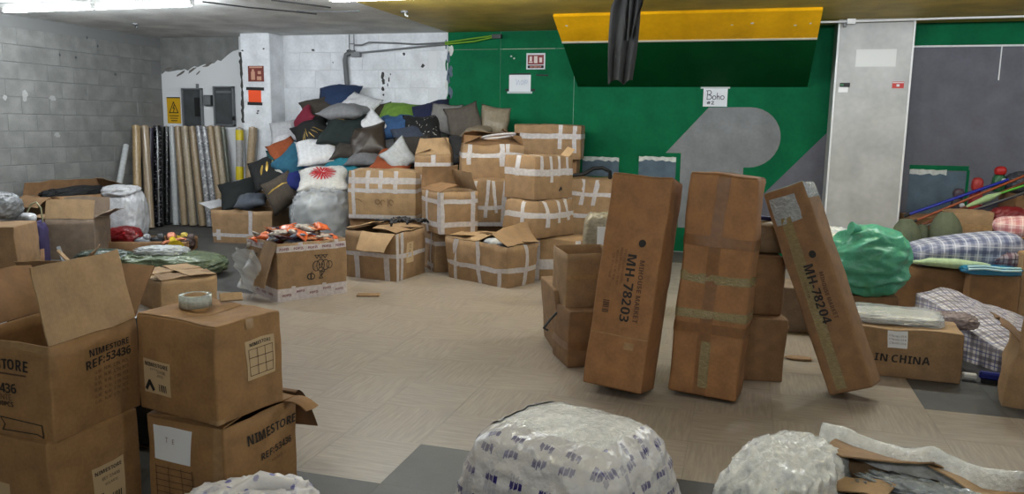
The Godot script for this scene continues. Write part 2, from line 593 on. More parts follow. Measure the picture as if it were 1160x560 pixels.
func cushion(called: String, label: String, col: Color, at: Vector3, rot: Vector3, s: float, o := {}) -> MeshInstance3D:
	var c := {"s": s, "ratio": o.get("ratio", 1.0), "t": o.get("t", 0.17), "seed": at.x * 3.1 + at.y * 7.7, "wr": o.get("wr", 0.05), "bend": o.get("bend", 0.0)}
	var st := S()
	var us := lin(14, -1, 1)
	grid(st, func(u, v): return pp(c, u, v, 1.0), us, us)
	grid(st, func(u, v): return pp(c, u, v, -1.0), us, us, true)
	var ms := commit(st, numbered(called), o.get("mat", fabric(col, o.get("rough", 0.85))), self, at)
	ms.rotation_degrees = rot
	ms.set_meta("label", label)
	ms.set_meta("category", "cushion")
	ms.set_meta("group", "cushions heaped in the corner")
	if o.has("print"):
		var pt := S()
		for poly in o.print:
			var ctr := Vector2.ZERO
			for q in poly: ctr += q
			ctr /= poly.size()
			for i in poly.size():
				var a: Vector2 = poly[i]; var b: Vector2 = poly[(i + 1) % poly.size()]
				for sd in ([1.0, -1.0] if o.get("both", false) else [1.0]):
					for w in 3:
						var k0 := w / 3.0; var k1 := (w + 1) / 3.0
						var q0 := ctr.lerp(a, k0); var q1 := ctr.lerp(a, k1); var q2 := ctr.lerp(b, k1); var q3 := ctr.lerp(b, k0)
						quad(pt, pp(c, q0.x, q0.y, sd, 0.004), pp(c, q1.x, q1.y, sd, 0.004), pp(c, q2.x, q2.y, sd, 0.004), pp(c, q3.x, q3.y, sd, 0.004))
		var pn := commit(pt, "printed_pattern", o.pmat, ms)
		if o.print.size() > 3: pn.set_meta("kind", "stuff")
	return ms

func leaf(cx: float, cy: float, l: float, w: float, ang: float) -> Array:
	var o := []
	for i in 12:
		var a := TAU * i / 12
		var q := Vector2(cos(a) * l, sin(a) * w).rotated(deg_to_rad(ang))
		o.append(Vector2(cx, cy) + q)
	return o

func polyline_mesh(pts: Array, depth: float, bevel := 0.0) -> SurfaceTool:
	# flat outline in the xy plane, given a thickness towards +z
	var st := S()
	var pk := PackedVector2Array(pts)
	if Geometry2D.is_polygon_clockwise(pk):
		pk.reverse()
	var tri := Geometry2D.triangulate_polygon(pk)
	sg = -1
	for i in range(0, tri.size(), 3):
		for k in [0, 2, 1]:
			var q := pk[tri[i + k]]
			v3(st, Vector3(q.x, q.y, depth), q)
	for i in pk.size():
		var a := pk[i]; var b := pk[(i + 1) % pk.size()]
		quad(st, Vector3(a.x, a.y, 0), Vector3(a.x, a.y, depth), Vector3(b.x, b.y, depth), Vector3(b.x, b.y, 0))
	sg = 0
	return st

# ------------------------------------------------------------------ the place
func _ready() -> void:
	# camera
	var cam := Camera3D.new()
	cam.name = "camera"
	cam.position = Vector3(0, 1.5, 0)
	cam.rotation_degrees = Vector3(-8.645, 16.185, 0.867)
	cam.fov = 34.70
	cam.near = 0.05
	add_child(cam)
	cam.current = true
	# environment: a closed hall, no sky to be seen
	var we := WorldEnvironment.new()
	we.name = "environment"
	var env := Environment.new()
	env.background_mode = Environment.BG_COLOR
	env.background_color = Color(0, 0, 0)
	env.tonemap_mode = Environment.TONE_MAPPER_LINEAR
	env.tonemap_exposure = 1.72
	env.sdfgi_enabled = true
	env.ssao_enabled = true
	env.ssil_enabled = true
	we.environment = env
	add_child(we)
	make_materials()
	# fluorescent battens: one lit row across the hall, further rows over the shop floor behind
	for q in [[-6.96, "nearest the left wall"], [-5.78, "second from the left wall"], [-3.13, "where the grey ceiling turns olive"], [-1.95, "right of the one at the olive edge"], [0.75, "over the long upright cartons"], [1.93, "over the green bag"], [4.6, "near the right wall"]]:
		batten(Vector3(q[0], 2.70, -6.72), 0.58 if q[0] < -3.0 else 0.48, q[1])
	for q in [[-2.6, "left one"], [0.2, "middle one"], [3.0, "right one"]]:
		batten(Vector3(q[0], 2.70, -2.4), 0.23, "over the wrapped bales, " + q[1])
		batten(Vector3(q[0], 2.70, 1.7), 0.43, "behind the camera, " + q[1])
	room()
	wall_things()
	fabric_rolls()
	cushion_heap()
	box_stack()
	long_boxes()
	left_clutter()
	near_boxes()
	right_pile()
	bundles()

func batten(at: Vector3, energy: float, w: String) -> void:
	var t := thing("fluorescent_light", "white fluorescent tube light on the ceiling, " + w, "light", at, 0.0, "fluorescent lights on the ceiling")
	var st := S()
	boxm(st, Vector3(1.18, 0.045, 0.06), Vector3(0, -0.0235, 0), 0.006)
	commit(st, "housing", M.white_metal, t)
	st = S()
	tube(st, [Vector3(-0.56, -0.075, 0), Vector3(0.56, -0.075, 0)], 0.021, 12)
	commit(st, "glass_tube", M.lamp, t)
	for s in [-1, 1]:
		st = S()
		boxm(st, Vector3(0.03, 0.05, 0.04), Vector3(s * 0.572, -0.066, 0), 0.004)
		commit(st, "tube_holder", M.white_metal, t)
	for s in [-0.28, 0.28]:
		var l := OmniLight3D.new()
		l.name = "tube_glow"
		l.light_color = Color(0.95, 0.98, 1.0)
		l.light_energy = energy
		l.light_size = 0.03
		l.omni_range = 25.0
		l.omni_attenuation = 2.0
		l.shadow_enabled = true
		l.position = Vector3(s, -0.13, 0)
		t.add_child(l, true)

func room() -> void:
	var st: SurfaceTool
	# ---- floor: substrate slab and square vinyl tiles, wood-look and plain grey
	st = S()
	boxm(st, Vector3(15.2, 0.2, 14.2), Vector3(-1.1, -0.1035, -3.4), 0.001)
	var fl := struct(st, "floor", M.sub_floor)
	var px := 0.405
	var pz := 0.44
	var ts := S()
	boxm(ts, Vector3(px - 0.0005, 0.0035, pz - 0.0005), Vector3(0, -0.00175, 0), 0.0006)
	ts.generate_normals()
	var tile := tile_mesh(px - 0.0005, pz - 0.0005, false)
	var tile_t := tile_mesh(px - 0.0005, pz - 0.0005, true)
	rng.seed = 5
	var rest_wood := S()
	var rest_grey := S()
	for j in range(-16, 14):
		for i in range(-17, 19):
			var x0 := -1.40 + i * px
			var z1 := -2.88 - j * pz      # near edge
			var cx := x0 + px / 2
			var cz := z1 - pz / 2
			var grey := false
			if cz > -2.88: grey = true
			elif cz > -3.33 and cx > -1.40: grey = true
			elif cx > 1.03 and cz < -4.64 and cz > -6.0: grey = true
			elif cx < -3.85 and cz < -5.95: grey = true
			if cx < -8.25 or cz < -9.9 or cx > 6.4 or cz > 3.6:
				continue
			var vis := cz < -1.6 and cz > -7.2 and cx > -5.2 - 0.1 * absf(cz) * 0.0 and cx < 2.6
			if vis:
				if grey:
					inst(tile, "floor_tile", M.floor_grey, fl, Vector3(cx, 0, cz))
				else:
					inst(tile_t if (i + j) % 2 == 0 else tile, "floor_tile", M["wood%d" % (rng.randi() % 4)], fl, Vector3(cx, 0, cz))
			else:
				boxm(rest_grey if grey else rest_wood, Vector3(px - 0.0005, 0.0035, pz - 0.0005), Vector3(cx, -0.00175, cz), 0.0006)
	var rw := commit(rest_wood, "floor_tiles_beyond", M.floor_far, fl)
	rw.set_meta("kind", "stuff")
	var rg := commit(rest_grey, "grey_floor_tiles_beyond", M.floor_grey, fl)
	rg.set_meta("kind", "stuff")
	# ---- ceiling
	st = S()
	boxm(st, Vector3(4.72, 0.15, 14.2), Vector3(-6.14, 2.775, -3.4), 0.001)
	var ce := struct(st, "ceiling", M.ceil_grey)
	st = S()
	boxm(st, Vector3(10.4, 0.15, 14.2), Vector3(1.42, 2.7745, -3.4), 0.001)
	commit(st, "olive_painted_ceiling", M.olive, ce)
	# ---- left wall of painted blocks
	st = S()
	boxm(st, Vector3(0.2, 2.72, 14.2), Vector3(-8.355, 1.36, -3.4), 0.001)
	var wl := struct(st, "wall_left", M.mortar_grey)
	var blk := block_mesh(0.395, 0.195, 0.005)
	for r in 14:
		for k in 13:
			var z := -9.9 + 0.2 + k * 0.4 - (0.2 if r % 2 == 1 else 0.0)
			var y := 0.1 + r * 0.2
			if y + 0.1 > 2.72: continue
			if z < -9.75 and r % 2 == 1:
				continue
			var o := inst(blk, "block", M.wall_grey if rng.randf() < 0.6 else M.wall_grey2, wl, Vector3(-8.2563 + 0.0008 * rng.randf(), y - 0.04, z), Vector3(0, 90, 0))
	# chips of white where the grey paint came off
	for q in [[-7.55, 1.78, 0.06, 0.10], [-7.95, 1.76, 0.08, 0.05], [-7.98, 1.31, 0.07, 0.05], [-9.38, 1.67, 0.012, 0.17], [-7.28, 1.75, 0.04, 0.05]]:
		st = polyline_mesh(ragged(0, 0, q[2] * 0.75, q[3] * 0.75, 14, int(q[0] * -10)), 0.0012)
		var o := commit(st, "paint_chip", M.chip, wl, Vector3(-8.2475, q[1], q[0]))
		o.rotation_degrees.y = 90
	for q in [[-8.35, 2.29], [-9.0, 2.12], [-8.72, 2.47], [-8.55, 2.56], [-8.1, 2.3]]:
		st = polyline_mesh(ragged(0, 0, 0.018, 0.024, 9, int(q[0] * -13)), 0.0012)
		var o := commit(st, "dark_hole", M.steel_dark, wl, Vector3(-8.2475, q[1], q[0]))
		o.rotation_degrees.y = 90
	# ---- back wall: recessed bay with meters, column, white blocks, green and grey panels
	st = S()
	boxm(st, Vector3(15.2, 2.9, 0.2), Vector3(-1.1, 1.35, -10.0015), 0.001)
	var wb := struct(st, "wall_back", M.mortar_white)
	st = S()
	boxm(st, Vector3(1.60, 2.7, 0.02), Vector3(-7.45, 1.35, -9.912), 0.002)
	commit(st, "bay_panel", M.wall_white, wb)
	# old grey coat left above, with a torn lower edge
	rng.seed = 31
	var edge := [Vector2(-8.25, 2.70), Vector2(-6.93, 2.70), Vector2(-6.93, 2.52), Vector2(-7.02, 2.50)]
	for i in 22:
		var k := i / 21.0
		edge.append(Vector2(lerpf(-7.06, -8.24, k), 2.50 - 0.30 * pow(k, 0.5) + 0.035 * n3(Vector3(k * 9, 0, 0), 1.0, 4) + rng.randf_range(-0.018, 0.018)))
	edge.append(Vector2(-8.25, 2.2))
	st = polyline_mesh(edge, 0.006)
	commit(st, "old_paint", M.wall_grey, wb, Vector3(0, 0, -9.902))
	for q in [[-8.12, 2.26, 0.16, 0.05, 10], [-7.92, 2.19, 0.22, 0.035, 28], [-7.72, 2.24, 0.2, 0.035, 30], [-7.45, 2.31, 0.22, 0.04, 20], [-7.62, 2.2, 0.1, 0.02, 40]]:
		st = polyline_mesh(ragged(0, 0, q[2] * 0.5, q[3] * 0.5, 12, int(q[0] * -17)), 0.009)
		var o := commit(st, "peeling_flake", M.flake, wb, Vector3(q[0], q[1], -9.903))
		o.rotation_degrees = Vector3(0, 0, q[4])
	# column
	st = S()
	boxm(st, Vector3(0.454, 2.7, 0.36), Vector3(-6.443, 1.35, -9.736), 0.012)
	var col := struct(st, "wall_column", M.wall_white)
	st = polyline_mesh(crack_strip(), 0.004)
	commit(st, "crack", M.crack, col, Vector3(-6.662, 0, -9.557))
	for q in [[-6.63, 2.47], [-6.30, 2.49], [-6.42, 1.66], [-6.43, 1.63]]:
		st = polyline_mesh(ragged(0, 0, 0.022, 0.014, 8, int(q[1] * 31)), 0.0012)
		commit(st, "wall_mark", M.crack, col, Vector3(q[0], q[1], -9.5555))
	# white block wall
	var wbk := block_mesh(0.471, 0.233, 0.003)
	for r in 12:
		for k in 6:
			var x := -6.2 + 0.24 + k * 0.476 - (0.238 if r % 2 == 1 else 0.0)
			var y := 2.70 - 0.119 - r * 0.238
			if x > -3.95 or x < -6.2 or y < 0: continue
			inst(wbk, "block", M.wall_white if rng.randf() < 0.6 else M.wall_white2, wb, Vector3(x, y, -9.9 + 0.0005 * rng.randf()))
	for q in [[-5.2, 2.48, .05, .025], [-5.75, 2.5, .03, .02], [-4.4, 2.43, .025, .03], [-4.13, 2.28, .03, .035], [-4.71, 2.15, .03, .05], [-4.7, 2.07, .03, .045], [-4.71, 1.98, .03, .03], [-4.62, 2.1, .012, .04], [-4.64, 2.03, .01, .03], [-4.6, 2.17, .01, .015], [-5.45, 2.33, .012, .012], [-4.7, 1.9, .02, .02]]:
		st = polyline_mesh(ragged(0, 0, q[2], q[3], 9, int(q[0] * -31 + q[1] * 57)), 0.001)
		commit(st, "wall_mark", M.crack, wb, Vector3(q[0], q[1], -9.8945))
	st = S()
	boxm(st, Vector3(0.14, 2.7, 0.02), Vector3(-3.86, 1.35, -9.908), 0.003)
	commit(st, "wall_edge_strip", M.wall_white, wb)
	# green painted boards with open joints
	for q in [[-3.78, -3.066, 0.0, 2.4775], [-3.78, -3.066, 2.4775, 2.70], [-3.066, -2.098, 0.0, 2.4775], [-3.066, -2.098, 2.4775, 2.70], [-2.098, 1.0, 0.0, 2.70], [1.0, 6.4, 2.455, 2.70]]:
		st = S()
		boxm(st, Vector3(q[1] - q[0], q[3] - q[2], 0.02), Vector3((q[0] + q[1]) / 2, (q[2] + q[3]) / 2, -9.91 + (0.004 if q[0] < -3.5 else 0.0)), 0.0025)
		commit(st, "green_board", M.green, wb)
	st = S()
	boxm(st, Vector3(5.0, 2.44, 0.02), Vector3(3.9, 1.22, -9.91), 0.002)
	commit(st, "grey_board", M.paint_violet, wb)
	st = S()
	boxm(st, Vector3(5.0, 0.02, 0.026), Vector3(3.9, 2.447, -9.907), 0.002)
	commit(st, "white_bead", M.trim_white, wb)
	st = S()
	boxm(st, Vector3(0.012, 0.36, 0.006), Vector3(2.60, 2.26, -9.897), 0.001)
	commit(st, "white_wire", M.trim_white, wb)
	# light joint line and the frayed edge between white and green
	for q in [[-3.7, -3.1], [-3.04, -2.35]]:
		st = S()
		boxm(st, Vector3(q[1] - q[0], 0.006, 0.003), Vector3((q[0] + q[1]) / 2, 2.4775, -9.899), 0.0005)
		commit(st, "filler_line", M.filler, wb)
	for i in 13:
		var y := 1.5 + i * 0.088
		st = polyline_mesh(ragged(0, 0, 0.016 + 0.012 * (i % 3), 0.085, 11, 40 + i), 0.0016)
		commit(st, "paint_smear", [M.patch_blue, M.plaster, M.patch_blue, M.patch_blue, M.green][i % 5], wb, Vector3(-3.775 + 0.03 * ((i * 7) % 3 - 1), y, -9.8955))
	# painted letter shape, grey on green
	var lp := [Vector2(-0.93, 1.213), Vector2(-0.443, 1.765), Vector2(0.0, 1.77)]
	for i in 17:
		var a := lerpf(PI / 2, -PI / 2, i / 16.0)
		lp.append(Vector2(0.04 + 0.355 * cos(a), 1.415 + 0.355 * sin(a)))
	lp.append_array([Vector2(-0.005, 1.06), Vector2(-0.005, 0.3), Vector2(-0.745, 0.3), Vector2(-0.745, 1.213)])
	st = polyline_mesh(lp, 0.0015)
	commit(st, "painted_letter", M.paint_grey, wb, Vector3(0, 0, -9.8995))
	st = polyline_mesh([Vector2(0.93, 1.52), Vector2(0.93, 0.2), Vector2(-0.25, 0.2)], 0.0015)
	commit(st, "painted_triangle", M.paint_violet, wb, Vector3(0, 0, -9.8995))
	# patches where a board was torn off
	for q in [[-1.963, -1.50, 0.90, 1.13, 0], [-1.253, -0.80, 0.80, 1.15, 1], [1.805, 2.383, 0.45, 1.08, 2]]:
		st = S()
		boxm(st, Vector3(q[1] - q[0], q[3] - q[2], 0.003), Vector3((q[0] + q[1]) / 2, (q[2] + q[3]) / 2, -9.8985), 0.0005)
		commit(st, "bare_patch", M.patch_blue, wb)
		if q[4] == 2:
			st = S()
			boxm(st, Vector3(0.60, 0.055, 0.003), Vector3(2.10, 1.115, -9.8985), 0.0005)
			boxm(st, Vector3(0.03, 0.6, 0.003), Vector3(2.398, 0.8, -9.8984), 0.0005)
			commit(st, "green_rest", M.green, wb)
		var e2 := []
		for i in 12:
			e2.append(Vector2(lerpf(q[0], q[1] - (0.2 if q[4] == 2 else 0.0), i / 11.0), q[3] + 0.006 + rng.randf_range(0, 0.012)))
		for i in 12:
			e2.append(Vector2(lerpf(q[1] - (0.2 if q[4] == 2 else 0.0), q[0], i / 11.0), q[3] - 0.022 - rng.randf_range(0, 0.03)))
		st = polyline_mesh(e2, 0.0015)
		commit(st, "torn_plaster", M.plaster, wb, Vector3(0, 0, -9.8967))
	# chips along boards
	for q in [[-2.92, 2.39], [-2.88, 2.36], [-2.2, 2.6], [3.0, 1.9], [2.95, 1.7], [3.02, 1.45], [2.86, 2.1]]:
		st = polyline_mesh(ragged(0, 0, 0.016, 0.013, 8, int(q[0] * 41 + 200)), 0.001)
		commit(st, "paint_chip", M.plaster, wb, Vector3(q[0], q[1], -9.8995))
	# ---- sloping soffit, yellow above and dark green below
	var pl := Vector3(0, 2.70, -8.50)
	var pb := Vector3(0, 2.024, -9.895)
	var k1 := 0.325
	var mid := pl.lerp(pb, k1)
	var nrm := Vector3(0, -1.395, 0.676).normalized()
	st = S()
	sg = -1
	slab_between(st, -2.045, 0.652, mid, pb, nrm, 0.02)
	var so := struct(st, "trim_1", M.green_dark)
	st = S()
	slab_between(st, -2.045, 0.652, pl, mid + (mid - pl).normalized() * 0.006, nrm, 0.034)
	commit(st, "yellow_board", M.yellow, so)
	st = S()
	slab_between(st, -2.045, 0.652, mid - (mid - pl).normalized() * 0.012, mid + (mid - pl).normalized() * 0.016, nrm, 0.040)
	commit(st, "white_edge_strip", M.filler, so)
	for s in [-2.043, 0.640]:
		st = S()
		var a := Vector3(s, 2.70, -8.50); var b := Vector3(s, 2.024, -9.9); var c := Vector3(s, 2.70, -9.9)
		var w := Vector3(0.01, 0, 0)
		v3(st, a); v3(st, b); v3(st, c); v3(st, a + w); v3(st, c + w); v3(st, b + w)
		quad(st, a, c, c + w, a + w); quad(st, b, a, a + w, b + w)
		commit(st, "side_cheek", M.green, so)
	sg = 0
	for q in [[-1.93, 0.35], [-0.2, 0.45], [0.42, 0.5], [0.56, 0.45], [0.0, 0.4]]:
		var o := commit(polyline_mesh(ragged(0, 0, 0.018, 0.014, 8, int(q[0] * 50 + 300)), 0.0015), "paint_chip", M.plaster, so)
		var pos: Vector3 = pl.lerp(mid, q[1])
		o.transform = Transform3D(Basis(Vector3.RIGHT, nrm.cross(Vector3.RIGHT).normalized(), nrm), Vector3(q[0], pos.y, pos.z) + nrm * 0.034)
	# ---- white pillar on the right
	st = S()
	boxm(st, Vector3(0.752, 2.7, 0.45), Vector3(1.275, 1.35, -9.68), 0.002)
	var pi := struct(st, "wall_pillar", M.pillar)
	for s in [-1, 1]:
		st = S()
		boxm(st, Vector3(0.02, 2.69, 0.02), Vector3(1.275 + s * 0.372, 1.345, -9.450), 0.003)
		commit(st, "corner_bead", M.trim_white, pi)
	st = S()
	boxm(st, Vector3(0.40, 0.185, 0.002), Vector3(1.295, 2.29, -9.4545), 0.0005)
	commit(st, "pale_patch", M.trim_pale, pi)
	# ---- closing walls out of view
	st = S()
	boxm(st, Vector3(0.2, 2.72, 14.2), Vector3(6.4, 1.36, -3.4), 0.001)
	struct(st, "wall_right", M.wall_white)
	st = S()
	boxm(st, Vector3(15.2, 2.72, 0.2), Vector3(-1.1, 1.36, 3.6), 0.001)
	struct(st, "wall_front", M.wall_grey)

func slab_between(st: SurfaceTool, x0: float, x1: float, a: Vector3, b: Vector3, n: Vector3, th: float) -> void:
	var X0 := Vector3(x0, 0, 0); var X1 := Vector3(x1, 0, 0); var N := n * th
	quad(st, b + X0 + N, a + X0 + N, a + X1 + N, b + X1 + N)
	quad(st, b + X1, a + X1, a + X0, b + X0)
	quad(st, b + X0, b + X0 + N, b + X1 + N, b + X1)
	quad(st, a + X0 + N, a + X0, a + X1, a + X1 + N)
	quad(st, b + X0, a + X0, a + X0 + N, b + X0 + N)
	quad(st, b + X1 + N, a + X1 + N, a + X1, b + X1)

func ragged(cx: float, cy: float, rx: float, ry: float, n: int, sd: int) -> Array:
	var r := RandomNumberGenerator.new()
	r.seed = 1000 + sd
	var o := []
	for i in n:
		var a := TAU * i / n
		var k := r.randf_range(0.55, 1.1)
		o.append(Vector2(cx + cos(a) * rx * k, cy + sin(a) * ry * k))
	return o

func crack_strip() -> Array:
	var o := []
	var r := RandomNumberGenerator.new()
	r.seed = 77
	for i in 24:
		o.append(Vector2(-0.015 + r.randf_range(-0.02, 0.012), lerpf(2.45, 1.5, i / 23.0)))
	for i in 24:
		o.append(Vector2(0.02 + r.randf_range(-0.008, 0.008), lerpf(1.5, 2.45, i / 23.0)))
	return o

func tile_mesh(w: float, d: float, turned: bool) -> ArrayMesh:
	# chamfered tile, top at y = 0, texture streaks along x (or z when turned)
	var st := S()
	sg = -1
	var hx := w / 2; var hz := d / 2; var c := 0.0003; var e := -0.0035
	var top := [Vector3(-hx + c, 0, hz - c), Vector3(-hx + c, 0, -hz + c), Vector3(hx - c, 0, -hz + c), Vector3(hx - c, 0, hz - c)]
	var uv := [Vector2(0, 1), Vector2(0, 0), Vector2(1, 0), Vector2(1, 1)]
	if turned:
		uv = [Vector2(0, 0), Vector2(1, 0), Vector2(1, 1), Vector2(0, 1)]
	for i in [0, 1, 2, 0, 2, 3]:
		v3(st, top[i], uv[i])
	for i in 4:
		var a: Vector3 = top[i]; var b: Vector3 = top[(i + 1) % 4]
		var a2 := Vector3(signf(a.x) * hx, e, signf(a.z) * hz); var b2 := Vector3(signf(b.x) * hx, e, signf(b.z) * hz)
		quad(st, b2, b, a, a2)
	sg = 0
	st.generate_normals()
	st.index()
	return st.commit()

func block_mesh(w: float, h: float, d: float) -> ArrayMesh:
	# masonry block face, front at z = +d/2, worn chamfer
	var st := S()
	boxm(st, Vector3(w, h, d * 2), Vector3(0, 0, 0), 0.004)
	st.generate_normals()
	st.index()
	return st.commit()

func sheet(size: Vector3, at: Vector3, called: String, m: Material, parent: Node3D) -> MeshInstance3D:
	var st := S()
	boxm(st, size, Vector3.ZERO, 0.0006)
	return commit(st, called, m, parent, at)

func text_flat(text: String, hgt: float, m: Material, parent: Node3D, at: Vector3, rot := Vector3.ZERO, bold := true, called := "lettering") -> void:
	var tm := TextMesh.new()
	tm.text = text
	var f := SystemFont.new()
	f.font_names = PackedStringArray(["Droid Sans"])
	f.font_weight = 700 if bold else 400
	tm.font = f
	tm.font_size = 24
	tm.pixel_size = hgt / 17.0
	tm.depth = 0.001
	tm.curve_step = 3.0
	inst(tm, called, m, parent, at, rot)

func strokes(polys: Array, width: float, depth: float) -> SurfaceTool:
	# pen strokes in the xy plane
	var st := S()
	sg = -1
	for poly in polys:
		for i in poly.size() - 1:
			var a: Vector2 = poly[i]; var b: Vector2 = poly[i + 1]
			var d := (b - a).normalized()
			var n := Vector2(-d.y, d.x) * width / 2
			var e := d * width * 0.4
			var p := [a - n - e, a + n - e, b + n + e, b - n + e]
			quad(st, Vector3(p[0].x, p[0].y, depth), Vector3(p[1].x, p[1].y, depth), Vector3(p[2].x, p[2].y, depth), Vector3(p[3].x, p[3].y, depth))
	sg = 0
	return st

func wall_things() -> void:
	var t: Node3D
	var st: SurfaceTool
	# electricity warning sign
	t = thing("warning_sign", "yellow electrical hazard sign with black triangle beside the meter boxes", "sign", Vector3(-8.06, 1.66, -9.9))
	sheet(Vector3(0.28, 0.45, 0.004), Vector3(0.01, -0.005, 0.004), "backing_paper", M.paper, t)
	sheet(Vector3(0.235, 0.38, 0.004), Vector3(0.0, 0.005, 0.0065), "yellow_plate", plain(Color(0.80, 0.62, 0.06), 0.5), t)
	st = strokes([[Vector2(-0.075, -0.03), Vector2(0, 0.125), Vector2(0.075, -0.03), Vector2(-0.075, -0.03)], [Vector2(0.012, 0.08), Vector2(-0.014, 0.035), Vector2(0.012, 0.035), Vector2(-0.006, -0.015)]], 0.014, 0.0095)
	commit(st, "hazard_triangle", M.ink, t)
	st = S()
	for i in 3: boxm(st, Vector3(0.17 - 0.03 * i, 0.012, 0.001), Vector3(0, -0.075 - i * 0.035, 0.0092), 0.0002)
	commit(st, "print_lines", M.ink, t)
	st = S()
	boxm(st, Vector3(0.235, 0.016, 0.001), Vector3(0, 0.187, 0.0092), 0.0002)
	commit(st, "print_band", M.ink, t)
	# two recessed meter boxes with a junction box between
	for q in [[-7.72, 1.695, 0.345, 0.575, "dark steel electrical meter box with a black slot near the yellow sign", 0], [-7.185, 1.73, 0.34, 0.56, "dark steel electrical meter box beside the white column", 1]]:
		t = thing("meter_box", q[4], "electrical box", Vector3(q[0], q[1], -9.9), 0.0, "meter boxes on the bay wall")
		var w: float = q[2]; var h: float = q[3]
		st = S()
		for s in [-1, 1]:
			boxm(st, Vector3(0.022, h, 0.05), Vector3(s * (w / 2 - 0.011), 0, 0.025), 0.003)
			boxm(st, Vector3(w, 0.022, 0.05), Vector3(0, s * (h / 2 - 0.011), 0.025), 0.003)
		commit(st, "frame", M.steel, t)
		sheet(Vector3(w - 0.05, h - 0.05, 0.02), Vector3(0, 0, 0.015), "door", M.steel_dark, t)
		if q[5] == 0:
			sheet(Vector3(0.085, 0.27, 0.012), Vector3(0.08, 0.02, 0.028), "open_slot", M.black, t)
			sheet(Vector3(0.03, 0.08, 0.03), Vector3(0.09, 0.31, 0.018), "conduit_stub", M.steel, t)
		else:
			sheet(Vector3(0.25, 0.03, 0.01), Vector3(0, 0.2, 0.028), "hinge_strip", M.steel, t)
			sheet(Vector3(0.035, 0.06, 0.02), Vector3(0.16, -0.17, 0.04), "latch", M.black, t)
	t = thing("junction_box", "small grey junction box between the two meter boxes", "electrical box", Vector3(-7.44, 1.81, -9.9))
	sheet(Vector3(0.12, 0.15, 0.06), Vector3(0, 0, 0.03), "body", M.steel_dark, t)
	sheet(Vector3(0.10, 0.13, 0.006), Vector3(0, 0, 0.063), "cover", M.steel, t)
	# extinguisher sign on the column, brown-red
	t = thing("extinguisher_sign", "small brown-red fire extinguisher sign high on the white column", "sign", Vector3(-6.43, 2.155, -9.556))
	sheet(Vector3(0.245, 0.21, 0.004), Vector3(0, 0.005, 0.003), "plate", plain(Color(0.42, 0.13, 0.07), 0.5), t)
	st = S()
	boxm(st, Vector3(0.06, 0.11, 0.001), Vector3(-0.045, -0.02, 0.0056), 0.0003)
	boxm(st, Vector3(0.035, 0.03, 0.001), Vector3(-0.045, 0.05, 0.0056), 0.0003)
	boxm(st, Vector3(0.07, 0.05, 0.001), Vector3(0.05, -0.055, 0.0056), 0.0003)
	boxm(st, Vector3(0.05, 0.04, 0.001), Vector3(0.055, 0.02, 0.0056), 0.0003)
	boxm(st, Vector3(0.2, 0.02, 0.001), Vector3(0, 0.092, 0.0056), 0.0003)
	commit(st, "pictogram", plain(Color(0.74, 0.55, 0.45), 0.6), t)
	# orange paper held by two strips of black tape
	t = thing("orange_notice", "blank bright orange paper held with black tape on the white column", "notice", Vector3(-6.46, 1.865, -9.556))
	sheet(Vector3(0.20, 0.185, 0.002), Vector3(0, 0, 0.002), "orange_sheet", plain(Color(0.93, 0.31, 0.10), 0.6), t)
	for s in [[0.095, 0.28, 0.01], [-0.105, 0.235, 0.0]]:
		var o := sheet(Vector3(s[1], 0.042, 0.002), Vector3(s[2], s[0], 0.0045), "black_tape", M.black, t)
		o.rotation_degrees.z = -1.5
	# extinguisher sign on the green wall
	t = thing("extinguisher_sign", "white-edged red fire extinguisher sign on the green wall", "sign", Vector3(-2.597, 2.323, -9.9))
	sheet(Vector3(0.245, 0.20, 0.004), Vector3(0, 0, 0.003), "plate", M.paper, t)
	sheet(Vector3(0.21, 0.12, 0.002), Vector3(0, 0.018, 0.0055), "red_field", plain(Color(0.50, 0.08, 0.10), 0.5), t)
	st = S()
	boxm(st, Vector3(0.03, 0.06, 0.001), Vector3(-0.065, 0.03, 0.0072), 0.0003)
	boxm(st, Vector3(0.05, 0.015, 0.001), Vector3(-0.065, -0.012, 0.0072), 0.0003)
	boxm(st, Vector3(0.045, 0.085, 0.001), Vector3(0.0, 0.02, 0.0072), 0.0003)
	boxm(st, Vector3(0.035, 0.06, 0.001), Vector3(0.065, 0.015, 0.0072), 0.0003)
	commit(st, "pictogram", plain(Color(0.86, 0.80, 0.78), 0.6), t)
	sheet(Vector3(0.21, 0.035, 0.002), Vector3(0, -0.068, 0.0055), "dark_band", M.ink, t)
	text_flat("EXTINTOR", 0.022, plain(Color(0.85, 0.55, 0.5), 0.6), t, Vector3(0, -0.068, 0.007))
	# taped paper notices
	t = thing("paper_notice", "white paper notice with faint writing and black tape, on the green wall", "notice", Vector3(-2.80, 2.05, -9.9), 0.0, "paper notices on the green wall")
	sheet(Vector3(0.285, 0.21, 0.002), Vector3(0, 0, 0.006), "paper", M.paper, t)
	for q in [[0.0, 0.115, 0.27, 0.02, 2], [-0.16, -0.085, 0.07, 0.03, 0], [0.165, -0.085, 0.07, 0.03, 0], [0.29, 0.10, 0.16, 0.018, -2]]:
		var o := sheet(Vector3(q[2], q[3], 0.002), Vector3(q[0], q[1], 0.003), "black_tape", M.black, t)
		o.rotation_degrees.z = q[4]
	sheet(Vector3(0.33, 0.025, 0.001), Vector3(0.0, -0.115, 0.0085), "clear_tape", M.film_thick, t)
	st = strokes([[Vector2(-0.05, 0.05), Vector2(-0.04, -0.02), Vector2(-0.02, 0.04), Vector2(0.0, -0.02)], ring2(0.03, 0.01, 0.018, 0.025, 10), [Vector2(0.06, 0.05), Vector2(0.062, -0.02)], ring2(0.085, 0.02, 0.014, 0.02, 10)], 0.006, 0.0075)
	commit(st, "faint_handwriting", plain(Color(0.68, 0.71, 0.80), 0.8), t)
